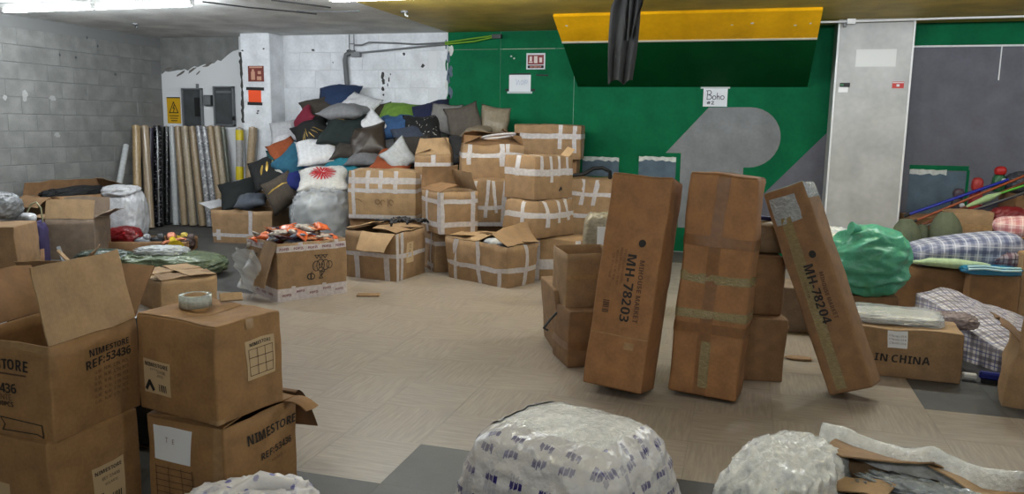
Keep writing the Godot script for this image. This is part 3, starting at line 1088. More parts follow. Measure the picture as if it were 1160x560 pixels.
	t = thing("paper_notice", "white paper handwritten Boho number 2, taped above the grey letter", "notice", Vector3(-0.375, 1.885, -9.9), 0.0, "paper notices on the green wall")
	sheet(Vector3(0.28, 0.22, 0.002), Vector3(0, 0, 0.004), "paper", M.paper, t)
	sheet(Vector3(0.34, 0.035, 0.001), Vector3(-0.005, 0.118, 0.0062), "clear_tape", M.film_thick, t)
	# handwriting "Boho" and "#2"
	var hw := [[Vector2(-0.09, 0.075), Vector2(-0.095, -0.025)], [Vector2(-0.105, 0.075), Vector2(-0.06, 0.078), Vector2(-0.045, 0.055), Vector2(-0.06, 0.032), Vector2(-0.09, 0.03)], [Vector2(-0.085, 0.03), Vector2(-0.05, 0.02), Vector2(-0.04, -0.005), Vector2(-0.06, -0.025), Vector2(-0.095, -0.025)], ring2(-0.012, -0.005, 0.02, 0.022, 12), [Vector2(0.022, 0.05), Vector2(0.022, -0.025)], [Vector2(0.022, -0.002), Vector2(0.035, 0.015), Vector2(0.046, 0.008), Vector2(0.047, -0.025)], ring2(0.082, -0.004, 0.021, 0.022, 12), [Vector2(-0.078, -0.05), Vector2(-0.084, -0.08)], [Vector2(-0.064, -0.05), Vector2(-0.07, -0.08)], [Vector2(-0.09, -0.06), Vector2(-0.056, -0.06)], [Vector2(-0.092, -0.071), Vector2(-0.058, -0.071)], [Vector2(-0.04, -0.053), Vector2(-0.025, -0.047), Vector2(-0.015, -0.056), Vector2(-0.04, -0.082), Vector2(-0.012, -0.082)]]
	st = strokes(hw, 0.008, 0.0056)
	commit(st, "handwriting", plain(Color(0.17, 0.17, 0.28), 0.7), t)
	# small devices on the pillar
	t = thing("wall_switch", "small black and white call point on the white pillar, left side", "switch", Vector3(0.995, 1.975, -9.455))
	sheet(Vector3(0.10, 0.045, 0.02), Vector3(0.01, 0.03, 0.01), "black_cover", M.black, t)
	sheet(Vector3(0.10, 0.06, 0.012), Vector3(-0.005, -0.02, 0.006), "white_plate", M.trim_white, t)
	sheet(Vector3(0.03, 0.02, 0.004), Vector3(-0.02, 0.03, 0.022), "green_tag", plain(Color(0.2, 0.45, 0.3)), t)
	t = thing("red_sticker", "small red safety sticker on the white pillar, right side", "sticker", Vector3(1.535, 2.005, -9.4555))
	sheet(Vector3(0.115, 0.07, 0.003), Vector3(0, 0, 0.002), "red_plate", plain(Color(0.72, 0.12, 0.10), 0.5), t)
	sheet(Vector3(0.03, 0.025, 0.001), Vector3(0, -0.005, 0.004), "white_symbol", M.paper, t)
	sheet(Vector3(0.11, 0.008, 0.001), Vector3(0, 0.024, 0.004), "white_line", M.paper, t)
	# conduits
	t = thing("conduit", "dark grey conduit bending down the white block wall", "pipe", Vector3(-5.2, 0, -9.86))
	st = S()
	tube(st, [Vector3(-0.01, 1.2, 0), Vector3(-0.02, 2.0, 0), Vector3(-0.045, 2.36, 0), Vector3(-0.03, 2.425, 0), Vector3(0.03, 2.45, 0), Vector3(0.1, 2.455, 0)], 0.033, 10)
	commit(st, "pipe", M.pipe_grey, t)
	sheet(Vector3(0.13, 0.07, 0.06), Vector3(0.12, 2.43, 0), "fitting", M.steel, t)
	st = S()
	for s in [0.02, 0.09]: tube(st, [Vector3(s, 2.47, 0), Vector3(s, 2.69, 0)], 0.008, 6)
	tube(st, [Vector3(0.02, 2.57, 0), Vector3(0.09, 2.57, 0)], 0.006, 6)
	commit(st, "hanger", M.steel, t)
	t = thing("thin_conduit", "thin grey conduit running along the wall top, yellow-green over the green boards", "pipe", Vector3(-5.0, 0, -9.85))
	st = S()
	tube(st, [Vector3(-0.05, 2.45, 0), Vector3(0.3, 2.475, 0), Vector3(0.75, 2.51, 0), Vector3(1.2, 2.545, 0)], 0.011, 8)
	tube(st, [Vector3(-0.1, 2.55, 0.01), Vector3(0.02, 2.55, 0.01), Vector3(0.12, 2.585, 0.01), Vector3(0.5, 2.57, 0.01), Vector3(0.8, 2.55, 0.01), Vector3(1.2, 2.565, 0.01)], 0.010, 8)
	commit(st, "grey_length", M.steel, t)
	st = S()
	tube(st, [Vector3(1.2, 2.545, 0), Vector3(1.6, 2.575, 0), Vector3(1.85, 2.62, 0)], 0.011, 8)
	tube(st, [Vector3(1.2, 2.565, 0.01), Vector3(1.5, 2.60, 0.01), Vector3(1.85, 2.64, 0.01)], 0.010, 8)
	commit(st, "green_length", M.lime_paint, t)
	sheet(Vector3(0.12, 0.05, 0.06), Vector3(1.9, 2.63, 0), "fitting", M.steel_dark, t)
	t = thing("white_conduit", "white conduit with a square junction box across the top of the white pillar", "pipe", Vector3(0.7, 2.665, -9.36))
	st = S()
	tube(st, [Vector3(0, 0, 0), Vector3(0.32, 0.0, 0), Vector3(1.2, 0.008, 0.03), Vector3(3.0, 0.01, 0.08)], 0.012, 8)
	commit(st, "pipe", M.trim_white, t)
	sheet(Vector3(0.085, 0.055, 0.05), Vector3(0.31, 0.0, 0.0), "junction_box", M.trim_white, t)
	sheet(Vector3(0.03, 0.04, 0.03), Vector3(0.25, -0.035, 0.0), "clamp", M.steel, t)
	for q in [["ceiling_cable", "black cable slung under the grey ceiling beyond the tube light", [Vector3(-5.15, 2.66, -6.8), Vector3(-4.9, 2.655, -7.2), Vector3(-4.6, 2.66, -7.6), Vector3(-4.45, 2.655, -7.75)]], ["ceiling_cable", "short black cable lying parallel under the grey ceiling", [Vector3(-4.45, 2.67, -6.9), Vector3(-4.2, 2.665, -7.25), Vector3(-4.12, 2.67, -7.45)]], ["ceiling_cable", "grey cable running along the ceiling toward the conduit", [Vector3(-4.6, 2.67, -7.6), Vector3(-4.2, 2.672, -7.75), Vector3(-3.95, 2.675, -7.75)]]]:
		st = S()
		tube(st, q[2], 0.008, 6)
		solo(st, q[0], q[1], "cable", M.black if "black" in q[1] else M.steel)
	for q in [[-7.35, -8.4, "small round fitting on the ceiling near the left wall"], [-3.55, -8.0, "broken white ceiling fixture on the olive edge"]]:
		t = thing("ceiling_fitting", q[2], "fitting", Vector3(q[0], 2.70, q[1]))
		st = S()
		tube(st, [Vector3(0, 0, 0), Vector3(0, -0.02, 0)], 0.04, 10)
		commit(st, "base", M.steel, t)
		st = S()
		tube(st, [Vector3(0.01, -0.02, 0), Vector3(0.02, -0.05, 0.02), Vector3(0.05, -0.06, 0.03)], 0.010, 6)
		commit(st, "stub", M.steel_dark if q[0] < -5 else M.plaster, t)
	# black cloth hanging from the ceiling
	t = thing("hanging_black_cloth", "long black cloth hanging limp from the olive ceiling before the soffit", "cloth", Vector3(-1.12, 2.70, -7.50), 8.0)
	st = S()
	var cl := func(u: float, v: float) -> Vector3:
		var y := -v * 0.80 * (1.0 - 0.06 * absf(sin(u * 5.0)))
		var w := 0.27 - 0.05 * v + 0.03 * sin(v * 3.0)
		if v < 0.12: w *= 0.7 + 2.5 * v
		return Vector3((u - 0.5) * w - 0.03 * v, y, 0.022 * sin(u * 15.0 + v * 1.5) * (0.5 + 0.7 * v) + 0.012 * n3(Vector3(u, v, 0), 4.0, 3))
	grid(st, cl, lin(40), lin(20))
	grid(st, func(u, v): return cl.call(u, v) + Vector3(0, 0, -0.006), lin(40), lin(20), true)
	commit(st, "main_fall", M.black_cloth, t)
	st = S()
	var c2 := func(u: float, v: float) -> Vector3:
		return Vector3(0.03 + u * (0.13 - 0.05 * v * v) - 0.01 * v, -v * (0.40 - 0.20 * u * u), 0.04 + 0.02 * sin(u * 12.0 + v))
	grid(st, c2, lin(20), lin(12))
	grid(st, func(u, v): return c2.call(u, v) + Vector3(0, 0, -0.006), lin(20), lin(12), true)
	commit(st, "side_tail", M.black_cloth, t)

# ------------------------------------------------------------------ fabric rolls
func roll(label: String, top: Vector3, base: Vector3, rad: float, m: Material, length := 0.0) -> Node3D:
	var dir := (top - base).normalized()
	var t := thing("fabric_roll", label, "roll", base, 0.0, "plastic-wrapped rolls leaning in the corner")
	var y := dir
	var x := y.cross(Vector3.BACK).normalized()
	t.basis = Basis(x, y, x.cross(y))
	var L: float = (top - base).length() if length == 0.0 else length
	t.position += Vector3(0, rad * sqrt(maxf(0.0, 1.0 - dir.y * dir.y)), 0)
	var st := S()
	var pts := []
	var rr := []
	for i in 15:
		var k := i / 14.0
		pts.append(Vector3(0.004 * n3(Vector3(k, 0, 0), 3.0, rad * 90 + L), k * L, 0.004 * n3(Vector3(k, 0, 2), 3.0, L)))
		rr.append(rad * (1.0 + 0.05 * n3(Vector3(0, k, 0), 5.0, L * 9 + top.x)))
	tube(st, pts, rr, 18, false)
	for e in [0, 14]:
		var c: Vector3 = pts[e]
		for k in 18:
			var a0 := TAU * k / 18; var a1 := TAU * (k + 1) / 18
			var i0 := rad * 0.42; var o0: float = rr[e] * 0.99
			quad(st, c + Vector3(cos(a0) * i0, 0, sin(a0) * i0), c + Vector3(cos(a0) * o0, 0, sin(a0) * o0), c + Vector3(cos(a1) * o0, 0, sin(a1) * o0), c + Vector3(cos(a1) * i0, 0, sin(a1) * i0))
	commit(st, "rolled_fabric", m, t)
	st = S()
	tube(st, [Vector3(0, -0.0, 0), Vector3(0, L + 0.012, 0)], rad * 0.42, 12, false)
	tube(st, [Vector3(0, -0.0, 0), Vector3(0, L + 0.012, 0)], rad * 0.34, 12, false)
	commit(st, "paper_core", M.card_in, t)
	return t

func pattern_tex(w: int, h: int, base: Color, spots: Array, n: int, smin: int, smax: int, sd: int) -> ImageTexture:
	var im := Image.create(w, h, false, Image.FORMAT_RGB8)
	im.fill(base)
	var r := RandomNumberGenerator.new()
	r.seed = sd
	for i in n:
		var c: Color = spots[r.randi() % spots.size()]
		var x := r.randi() % w; var y := r.randi() % h
		var s := r.randi_range(smin, smax)
		for dy in range(-s, s + 1):
			for dx in range(-s, s + 1):
				if dx * dx + dy * dy <= s * s * (0.7 + 0.6 * absf(noise.get_noise_2d(dx * 0.6 + i, dy * 0.6))):
					im.set_pixel(posmod(x + dx, w), posmod(y + dy, h), c)
	im.generate_mipmaps()
	return ImageTexture.create_from_image(im)

func fabric_rolls() -> void:
	var tan := mat(Color(0.66, 0.56, 0.41), 0.2, T.mottle, 5.0, T.fine, 0.4)
	var tan2 := mat(Color(0.62, 0.54, 0.43), 0.16, T.mottle, 5.0, T.fine, 0.5)
	var tan3 := mat(Color(0.68, 0.62, 0.53), 0.15, T.dirty, 8.0, T.fine, 0.5)
	var silver := mat(Color(0.72, 0.73, 0.73), 0.2, T.mottle, 5.0, T.fine, 0.4)
	var marble := mat(Color.WHITE, 0.2, pattern_tex(128, 128, Color(0.55, 0.55, 0.56), [Color(0.75, 0.75, 0.76), Color(0.4, 0.4, 0.42), Color(0.3, 0.3, 0.33)], 70, 2, 9, 3), 4.0)
	var bw := mat(Color.WHITE, 0.2, pattern_tex(128, 128, Color(0.05, 0.05, 0.07), [Color(0.7, 0.7, 0.72), Color(0.3, 0.28, 0.36), Color(0.55, 0.55, 0.58)], 26, 3, 8, 5), 4.0)
	var bw2 := mat(Color.WHITE, 0.25, pattern_tex(128, 128, Color(0.05, 0.055, 0.06), [Color(0.5, 0.5, 0.5), Color(0.22, 0.24, 0.26), Color(0.35, 0.42, 0.33)], 60, 1, 4, 6), 4.0)
	var spot := mat(Color.WHITE, 0.2, pattern_tex(128, 128, Color(0.60, 0.53, 0.44), [Color(0.72, 0.66, 0.58), Color(0.5, 0.43, 0.36)], 120, 1, 3, 8), 6.0)
	var yel := mat(Color(0.60, 0.59, 0.58), 0.25, T.mottle, 5.0)
	var olive := mat(Color(0.35, 0.36, 0.31), 0.25, T.mottle, 5.0, T.fine, 0.4)
	var purple := mat(Color(0.20, 0.17, 0.25), 0.25, T.mottle, 5.0, T.fine, 0.4)
	# against the left wall
	roll("short silver-grey roll leaning out furthest left of the rolls", Vector3(-8.18, 1.15, -9.05), Vector3(-7.98, 0, -8.45), 0.04, silver)
	roll("plain tan wrapped roll, leftmost of the tall rolls", Vector3(-8.18, 1.42, -9.26), Vector3(-7.98, 0, -8.95), 0.055, tan)
	roll("speckled tan roll standing left of the black patterned rolls", Vector3(-8.18, 1.42, -9.42), Vector3(-7.97, 0, -9.18), 0.058, spot)
	roll("dark purple roll half hidden behind the speckled tan roll", Vector3(-8.18, 1.40, -9.54), Vector3(-8.10, 0, -9.30), 0.036, purple)
	roll("black roll with large white shapes in the corner", Vector3(-8.17, 1.42, -9.67), Vector3(-8.02, 0, -9.40), 0.058, bw)
	# against the bay wall
	var rows := [[-8.14, 1.42, -8.09, 0.045, bw2, "black roll with small grey flowers beside the white-grey roll"], [-8.05, 1.42, -7.93, 0.046, silver, "smooth white-grey roll among the dark rolls"], [-7.95, 1.42, -7.78, 0.05, tan2, "brown-tan glossy roll right of the white-grey roll"], [-7.83, 1.42, -7.63, 0.055, tan3, "wide tan glossy roll below the yellow sign"], [-7.70, 1.42, -7.47, 0.052, tan2, "tan roll standing under the first meter box"], [-7.59, 1.43, -7.345, 0.046, marble, "grey marbled roll under the junction box"], [-7.49, 1.42, -7.24, 0.046, marble, "second grey marbled roll, left of two tan rolls"], [-7.39, 1.43, -7.13, 0.05, tan2, "tan roll under the second meter box"], [-7.28, 1.43, -7.03, 0.048, tan3, "pale tan roll, rightmost of the tight row"], [-7.18, 1.42, -6.94, 0.034, olive, "thin olive-grey roll at the right end of the tight row"]]
	for r in rows:
		roll(r[5], Vector3(r[0], r[1], -9.82), Vector3(r[2], 0, -9.66), r[3], r[4])
	var yr := roll("grey roll with yellow bands standing alone before the column edge", Vector3(-6.66, 1.42, -9.47), Vector3(-6.62, 0, -9.34), 0.050, yel)
	for q in [[1.26, 1.40], [0.72, 0.90], [0.25, 0.4]]:
		var ys := S()
		tube(ys, [Vector3(0, q[0], 0), Vector3(0, q[1], 0)], 0.054, 18, false)
		commit(ys, "yellow_band", plain(Color(0.74, 0.66, 0.12), 0.25), yr)
	roll("single tan roll leaning on the white column", Vector3(-6.46, 1.43, -9.49), Vector3(-6.52, 0, -9.34), 0.056, tan2)

# ------------------------------------------------------------------ cushions
func cushion_heap() -> void:
	var gold := plain(Color(0.70, 0.58, 0.27), 0.35)
	gold.metallic = 0.5
	var red := plain(Color(0.68, 0.08, 0.13), 0.8)
	var gold_fine := []
	for i in 7:
		gold_fine.append(leaf(-0.5 + 0.17 * i, -0.2 + 0.12 * (i % 3), 0.26, 0.012, 60 + i * 14))
	var ovals := [leaf(-0.35, 0.0, 0.34, 0.07, 75), leaf(-0.05, 0.1, 0.36, 0.06, 80), leaf(0.25, 0.15, 0.34, 0.055, 82)]
	var flower := []
	for i in 22:
		var a := TAU * i / 22
		flower.append(leaf(cos(a) * 0.38, sin(a) * 0.38, 0.2, 0.035, rad_to_deg(a)))
	for i in 12:
		var a := TAU * i / 12
		flower.append(leaf(cos(a) * 0.16, sin(a) * 0.16, 0.13, 0.03, rad_to_deg(a)))
	var glitter := []
	var r := RandomNumberGenerator.new()
	r.seed = 9
	for i in 30:
		glitter.append(leaf(r.randf_range(-0.8, 0.8), r.randf_range(-0.8, 0.8), 0.05, 0.012, r.randf_range(0, 180)))
	var WHITE := Color(0.84, 0.84, 0.85)
	# [name, label, colour, at, rotation, size, options]
	var L := [
		["navy blue cushion on top of the heap against the wall", Color(0.10, 0.19, 0.33), Vector3(-5.16, 1.83, -9.50), Vector3(-38, 12, 5), 0.56, {"t": 0.16, "bend": -0.08}],
		["dark brown cushion tucked under the navy one at the top left", Color(0.23, 0.20, 0.165), Vector3(-5.30, 1.68, -9.36), Vector3(-42, 20, 28), 0.52, {"t": 0.15}],
		["white cushion wedged between the navy and grey ones on top", WHITE, Vector3(-4.82, 1.73, -9.38), Vector3(-50, 12, -22), 0.50, {"t": 0.13}],
		["plump mid-grey cushion lying flat near the heap's top", Color(0.49, 0.49, 0.50), Vector3(-4.86, 1.655, -9.12), Vector3(-80, 12, -4), 0.56, {"t": 0.20}],
		["crimson cushion standing at the heap's left shoulder", Color(0.46, 0.06, 0.17), Vector3(-5.52, 1.52, -9.22), Vector3(-20, -38, -32), 0.46, {"t": 0.14}],
		["black cushion with thin gold feather lines", Color(0.055, 0.055, 0.06), Vector3(-5.27, 1.36, -9.02), Vector3(-32, 10, 28), 0.50, {"print": gold_fine, "pmat": gold, "t": 0.17}],
		["blackish green velvet cushion flecked with gold", Color(0.06, 0.12, 0.115), Vector3(-4.78, 1.44, -8.98), Vector3(-48, 14, -3), 0.62, {"print": [leaf(-0.3, 0.15, 0.3, 0.02, 4), leaf(-0.2, 0.28, 0.2, 0.015, 8)], "pmat": gold, "t": 0.22}],
		["white cushion corner poking up beside the blue cushion", WHITE, Vector3(-4.46, 1.47, -9.02), Vector3(-15, 16, 45), 0.36, {"t": 0.12}],
		["dark brown satin cushion in the middle of the heap", Color(0.24, 0.20, 0.17), Vector3(-4.42, 1.30, -8.86), Vector3(-30, 14, 12), 0.48, {"rough": 0.4, "t": 0.2}],
		["large plain white cushion lying diagonally above the flower one", WHITE, Vector3(-5.03, 1.165, -8.72), Vector3(-58, 20, 12), 0.54, {"t": 0.18}],
		["teal blue cushion left of the large white one", Color(0.12, 0.35, 0.44), Vector3(-5.40, 1.05, -8.80), Vector3(-40, 10, -28), 0.48, {"t": 0.18}],
		["bright turquoise cushion right of the large white one", Color(0.08, 0.43, 0.50), Vector3(-4.64, 1.06, -8.75), Vector3(-55, 12, -12), 0.46, {"t": 0.18}],
		["white cushion printed with a big red flower", Color(0.82, 0.81, 0.79), Vector3(-4.76, 0.865, -8.36), Vector3(-67, 16, 10), 0.60, {"print": flower, "pmat": red, "t": 0.15}],
		["grey cushion squeezed between turquoise and rust ones", Color(0.42, 0.42, 0.43), Vector3(-4.40, 1.10, -8.80), Vector3(-70, 10, -3), 0.46, {"t": 0.16}],
		["rust orange cushion at the heap's left edge", Color(0.56, 0.27, 0.12), Vector3(-5.64, 1.15, -8.94), Vector3(-42, 15, 34), 0.38, {"t": 0.14}],
		["pale grey cushion at the far left of the heap by the column", Color(0.72, 0.72, 0.73), Vector3(-5.84, 1.40, -9.32), Vector3(-48, 14, 16), 0.42, {"t": 0.16}],
		["small white cushion under the pale grey one by the column", WHITE, Vector3(-5.74, 1.26, -9.18), Vector3(-55, 14, 8), 0.40, {"t": 0.14}],
		["black cushion with three gold ovals sliding down the heap", Color(0.05, 0.055, 0.06), Vector3(-5.70, 0.91, -8.72), Vector3(-42, 14, 26), 0.52, {"print": ovals, "pmat": gold, "t": 0.15}],
		["small dark teal cushion behind the gold oval one", Color(0.08, 0.30, 0.31), Vector3(-5.70, 1.05, -8.90), Vector3(-50, 10, 10), 0.40, {"t": 0.16}],
		["black and bottle green velvet cushion at the heap's left foot", Color(0.04, 0.07, 0.065), Vector3(-6.22, 0.60, -8.80), Vector3(-50, 10, 24), 0.52, {"t": 0.16}],
		["slate grey rolled-looking cushion in the open carton", Color(0.30, 0.32, 0.36), Vector3(-5.93, 0.53, -8.62), Vector3(-68, 10, 16), 0.40, {"t": 0.18, "ratio": 0.8}],
		["taupe cushion with a slanted gold stripe", Color(0.30, 0.26, 0.22), Vector3(-5.46, 0.66, -8.56), Vector3(-14, 22, 30), 0.42, {"print": [leaf(-0.1, 0.25, 0.75, 0.05, 0)], "pmat": gold, "t": 0.18}],
		["royal blue cushion showing behind the clear sack", Color(0.06, 0.13, 0.42), Vector3(-5.33, 0.86, -8.70), Vector3(-45, 10, -20), 0.42, {"t": 0.16}],
		["small cream cushion above the royal blue one", Color(0.74, 0.73, 0.69), Vector3(-5.45, 0.95, -8.80), Vector3(-50, 10, -20), 0.38, {"t": 0.16}],
		["lime green cushion resting against the white blocks", Color(0.40, 0.54, 0.19), Vector3(-4.28, 1.63, -9.44), Vector3(-55, 10, 0), 0.52, {"t": 0.22}],
		["navy cushion right of the lime green one", Color(0.085, 0.11, 0.25), Vector3(-3.83, 1.62, -9.46), Vector3(-46, 12, 16), 0.54, {"t": 0.18}],
		["light grey cushion standing before the green boards", Color(0.50, 0.49, 0.48), Vector3(-3.60, 1.57, -9.36), Vector3(-14, 10, -6), 0.42, {"t": 0.13}],
		["taupe cushion standing next to the light grey one", Color(0.34, 0.31, 0.28), Vector3(-3.34, 1.56, -9.30), Vector3(-16, 12, 14), 0.42, {"t": 0.15}],
		["beige satin cushion standing at the heap's right end", Color(0.55, 0.50, 0.42), Vector3(-2.98, 1.57, -9.40), Vector3(-16, 10, -6), 0.38, {"rough": 0.4, "t": 0.14}],
		["beige cushion lying flat below the satin one", Color(0.50, 0.45, 0.38), Vector3(-3.13, 1.42, -9.20), Vector3(-75, 10, 0), 0.38, {"t": 0.15}],
		["medium blue cushion below the lime green one", Color(0.17, 0.31, 0.48), Vector3(-4.20, 1.48, -9.20), Vector3(-52, 12, -4), 0.50, {"t": 0.2}],
		["black cushion with scattered silver glitter", Color(0.055, 0.055, 0.06), Vector3(-3.84, 1.46, -9.16), Vector3(-46, 12, 6), 0.48, {"print": glitter, "pmat": plain(Color(0.72, 0.7, 0.66), 0.4), "t": 0.18}],
		["grey and navy cushion above the white pointed one", Color(0.22, 0.25, 0.32), Vector3(-3.93, 1.36, -9.00), Vector3(-55, 14, 18), 0.46, {"t": 0.16}],
		["pale grey cushion with one corner pointing up", Color(0.72, 0.73, 0.74), Vector3(-3.87, 1.13, -8.56), Vector3(-12, 26, 38), 0.34, {"t": 0.13}],
		["dark brown cushion behind the pointed pale one", Color(0.20, 0.175, 0.155), Vector3(-3.79, 1.18, -8.74), Vector3(-25, 12, 5), 0.44, {"t": 0.16}],
		["rust orange cushion above the taped carton", Color(0.56, 0.26, 0.11), Vector3(-3.98, 1.06, -8.62), Vector3(-60, 14, -14), 0.50, {"t": 0.17}],
		["dark brown cushion beside the large white one", Color(0.215, 0.19, 0.165), Vector3(-4.64, 1.20, -8.86), Vector3(-62, 12, 4), 0.48, {"t": 0.18}],
		["dark grey cushion squeezed in above the small carton with the raised lid", Color(0.16, 0.155, 0.16), Vector3(-3.22, 1.22, -9.10), Vector3(-35, 14, 4), 0.46, {"t": 0.17}],
		["small brown cushion left of the lime green one", Color(0.25, 0.22, 0.18), Vector3(-4.60, 1.62, -9.46), Vector3(-35, 12, 10), 0.38, {"t": 0.15}],
	]
	for q in L:
		cushion("cushion", q[0], q[1], q[2], q[3], q[4], q[5])
	# clear plastic sack of grey cushions standing before the heap
	var t := thing("clear_plastic_sack", "clear plastic sack stuffed with grey cushions beside the taped carton", "sack", Vector3(-4.68, 0, -8.22), 14.0)
	var st := S()
	blob(st, Vector3(0.64, 0.72, 0.40), {"e": 3.0, "amp": 0.12, "freq": 3.0, "seed": 3, "n": 20, "flat": 0.9})
	commit(st, "grey_filling", mat(Color.WHITE, 0.5, pattern_tex(128, 128, Color(0.36, 0.38, 0.39), [Color(0.52, 0.54, 0.55), Color(0.24, 0.25, 0.27), Color(0.66, 0.67, 0.67)], 22, 8, 20, 44), 1.4), t)
	st = S()
	blob(st, Vector3(0.72, 0.78, 0.48), {"e": 3.2, "amp": 0.12, "freq": 6.0, "seed": 8, "n": 26, "ridge": 0.85, "flat": 0.9})
	commit(st, "plastic_film", M.film, t)

# ------------------------------------------------------------------ stacked cartons at the back
func carton(called: String, label: String, at: Vector3, turn: float, c: Dictionary, m: Material, group := "") -> Node3D:
	var t := thing(called, label, "box", at, turn, group)
	carton_body(c, t, m)
	return t

func box_stack() -> void:
	var G := "taped cartons stacked at the back"
	var c: Dictionary
	var t: Node3D
	var st: SurfaceTool
	# carton with the band of tape, before the cushions
	c = spec(0.76, 0.46, 0.5, {"seed": 60})
	t = carton("carton", "plain carton under the wide taped carton, hidden behind the open one", Vector3(-3.865, 0, -8.24), 10.6, c, M.card_dark, G)
	top_flaps(c, t, M.card_dark)
	c = spec(0.754, 0.53, 0.5, {"seed": 2, "amp": 0.02, "bulge": 0.018})
	t = carton("carton", "wide carton banded with white tape below the cushions", Vector3(-3.863, 0.465, -8.211), 10.6, c, M.card_light, G)
	tapes(c, t, [["h", 0.80, 0.065], ["h", 0.60, 0.043], ["h", 0.04, 0.052], ["v", 0.08, 0.039], ["p", "f", 0.27, 0.33, 0.55, 1.0], ["p", "f", 0.46, 0.52, 0.55, 1.0], ["p", "f", 0.68, 0.74, 0.55, 1.0], ["p", "t", 0.27, 0.33, 0, 1], ["p", "t", 0.68, 0.74, 0, 1]], M.tape)
	top_flaps(c, t, M.card_light)
	lines_on(c, t, "f", [ring2(0.13, 0.33, 0.07, 0.08, 10, 0.3, 2.8), ring2(0.44, 0.36, 0.035, 0.05, 10), ring2(0.52, 0.34, 0.03, 0.06, 10, 0.5, 4.0), [Vector2(0.60, 0.42), Vector2(0.60, 0.28)], ring2(0.65, 0.36, 0.03, 0.05, 10, 0.2, 5.0)], 0.010, M.ink_faint)
	# open carton with hanging front flap
	c = spec(0.544, 0.47, 0.60, {"seed": 5, "amp": 0.02, "bulge": 0.02, "btop": -0.01, "open": true})
	t = carton("open_carton", "open carton with a front flap hanging down and dark netting on top", Vector3(-3.418, 0, -7.21), 82.0, c, M.card, "open cartons")
	tapes(c, t, [["h", 0.52, 0.043], ["p", "l", 0.2, 0.3, 0, 0.5], ["p", "l", 0.78, 0.88, 0, 0.5], ["p", "f", 0.12, 0.2, 0, 1.0], ["p", "f", 0.0, 0.07, 0.0, 1.0]], M.tape)
	flap(c, t, "l", 0.22, 218, M.card_light, {"u0": 0.36, "u1": 0.98, "curl": 20, "inset": 0.08})
	flap(c, t, "r", 0.26, 6, M.card, {"lift": 0.006})
	flap(c, t, "f", 0.27, 14, M.card, {"curl": -12, "lift": 0.012})
	flap(c, t, "b", 0.28, 8, M.card_light, {"curl": 10, "lift": 0.020})
	sticker(c, t, "f", 0.3, 0.52, 0.35, 0.78, M.paper_cream, "brown_label")
	lettering(c, t, "f", "CTN 24", 0.41, 0.6, 0.03, 90.0, M.ink_brown, false, 1.0, 0.003)
	var nt := thing("dark_netting", "tangle of dark netting lying on the open carton", "netting", Vector3(-3.26, 0.503, -7.34), 20.0)
	var r := RandomNumberGenerator.new()
	r.seed = 12
	for k in 9:
		st = S()
		var pts := []
		var a0 := r.randf_range(0, TAU)
		var p := Vector3(r.randf_range(-0.16, 0.06), 0.02, r.randf_range(-0.08, 0.08))
		for i in 9:
			pts.append(p)
			a0 += r.randf_range(-0.9, 0.9)
			p += Vector3(cos(a0) * 0.045, 0, sin(a0) * 0.03)
			p.y = 0.02 + 0.035 * absf(sin(i * 1.1 + k))
		tube(st, pts, 0.012, 6)
		commit(st, "strand", M.net, nt)
	# two stacked, the upper one gaping open
	c = spec(0.44, 0.42, 0.46, {"seed": 8, "amp": 0.02, "bulge": 0.015})
	t = carton("carton", "lower carton under the gaping taped one, squeezed between two open cartons", Vector3(-2.97, 0, -7.80), 40.0, c, M.card, G)
	tapes(c, t, [["h", 0.72, 0.043], ["w", 0.25, 0.043], ["p", "l", 0.5, 0.9, 0.1, 0.22]], M.tape)
	top_flaps(c, t, M.card)
	c = spec(0.42, 0.42, 0.47, {"seed": 9, "amp": 0.02, "bulge": 0.014, "open": true})
	t = carton("open_carton", "gaping carton with taped sides on the second tier of the stack", Vector3(-2.89, 0.426, -7.62), 46.0, c, M.card, "open cartons")
	tapes(c, t, [["h", 0.22, 0.052], ["h", 0.78, 0.043], ["p", "l", 0.3, 0.42, 0, 1], ["p", "l", 0.88, 1.0, 0, 1], ["p", "f", 0.0, 0.1, 0, 1], ["p", "f", 0.8, 0.92, 0.0, 1]], M.tape)
	flap(c, t, "l", 0.22, 28, M.card_dark, {"curl": -20, "lift": 0.004})
	flap(c, t, "b", 0.24, 100, M.card_in, {"curl": -30})
	flap(c, t, "r", 0.20, 60, M.card, {"curl": 20})
	# bright plastic ball of pink stuff in that gap
	st = S()
	blob(st, Vector3(0.16, 0.15, 0.14), {"amp": 0.2, "freq": 9.0, "seed": 5, "n": 10})
	solo(st, "pink_bundle", "small crimson pink bundle poking out between the stacked cartons", "bundle", plain(Color(0.52, 0.08, 0.17), 0.5), Vector3(-3.12, 0.865, -8.09))
	# carton with slanted tapes behind
	c = spec(0.56, 0.42, 0.5, {"seed": 13})
	t = carton("carton", "lowest carton behind the front torn one, mostly hidden", Vector3(-2.64, 0, -8.40), 24.0, c, M.card_dark, G)
	c = spec(0.56, 0.50, 0.5, {"seed": 14, "amp": 0.025, "bulge": 0.02})
	t = carton("carton", "carton crossed by slanted white tapes in the middle of the stack", Vector3(-2.70, 0.425, -8.32), 24.0, c, M.card, G)
	tapes(c, t, [["h", 0.42, 0.043], ["p", "f", 0.14, 0.20, 0, 1, 0.10], ["p", "f", 0.40, 0.47, 0.2, 1, 0.10], ["p", "f", 0.56, 0.62, 0.3, 1, -0.08], ["p", "f", 0.72, 0.80, 0.0, 1, 0.05], ["p", "f", 0.88, 0.97, 0, 1], ["h", 0.06, 0.043]], M.tape)
	# small carton with its lid flap up
	c = spec(0.41, 0.88, 0.40, {"seed": 16})
	t = carton("carton", "tall plain carton hidden behind the gaping one", Vector3(-3.37, 0.0, -8.56), 16.0, c, M.card_dark, G)
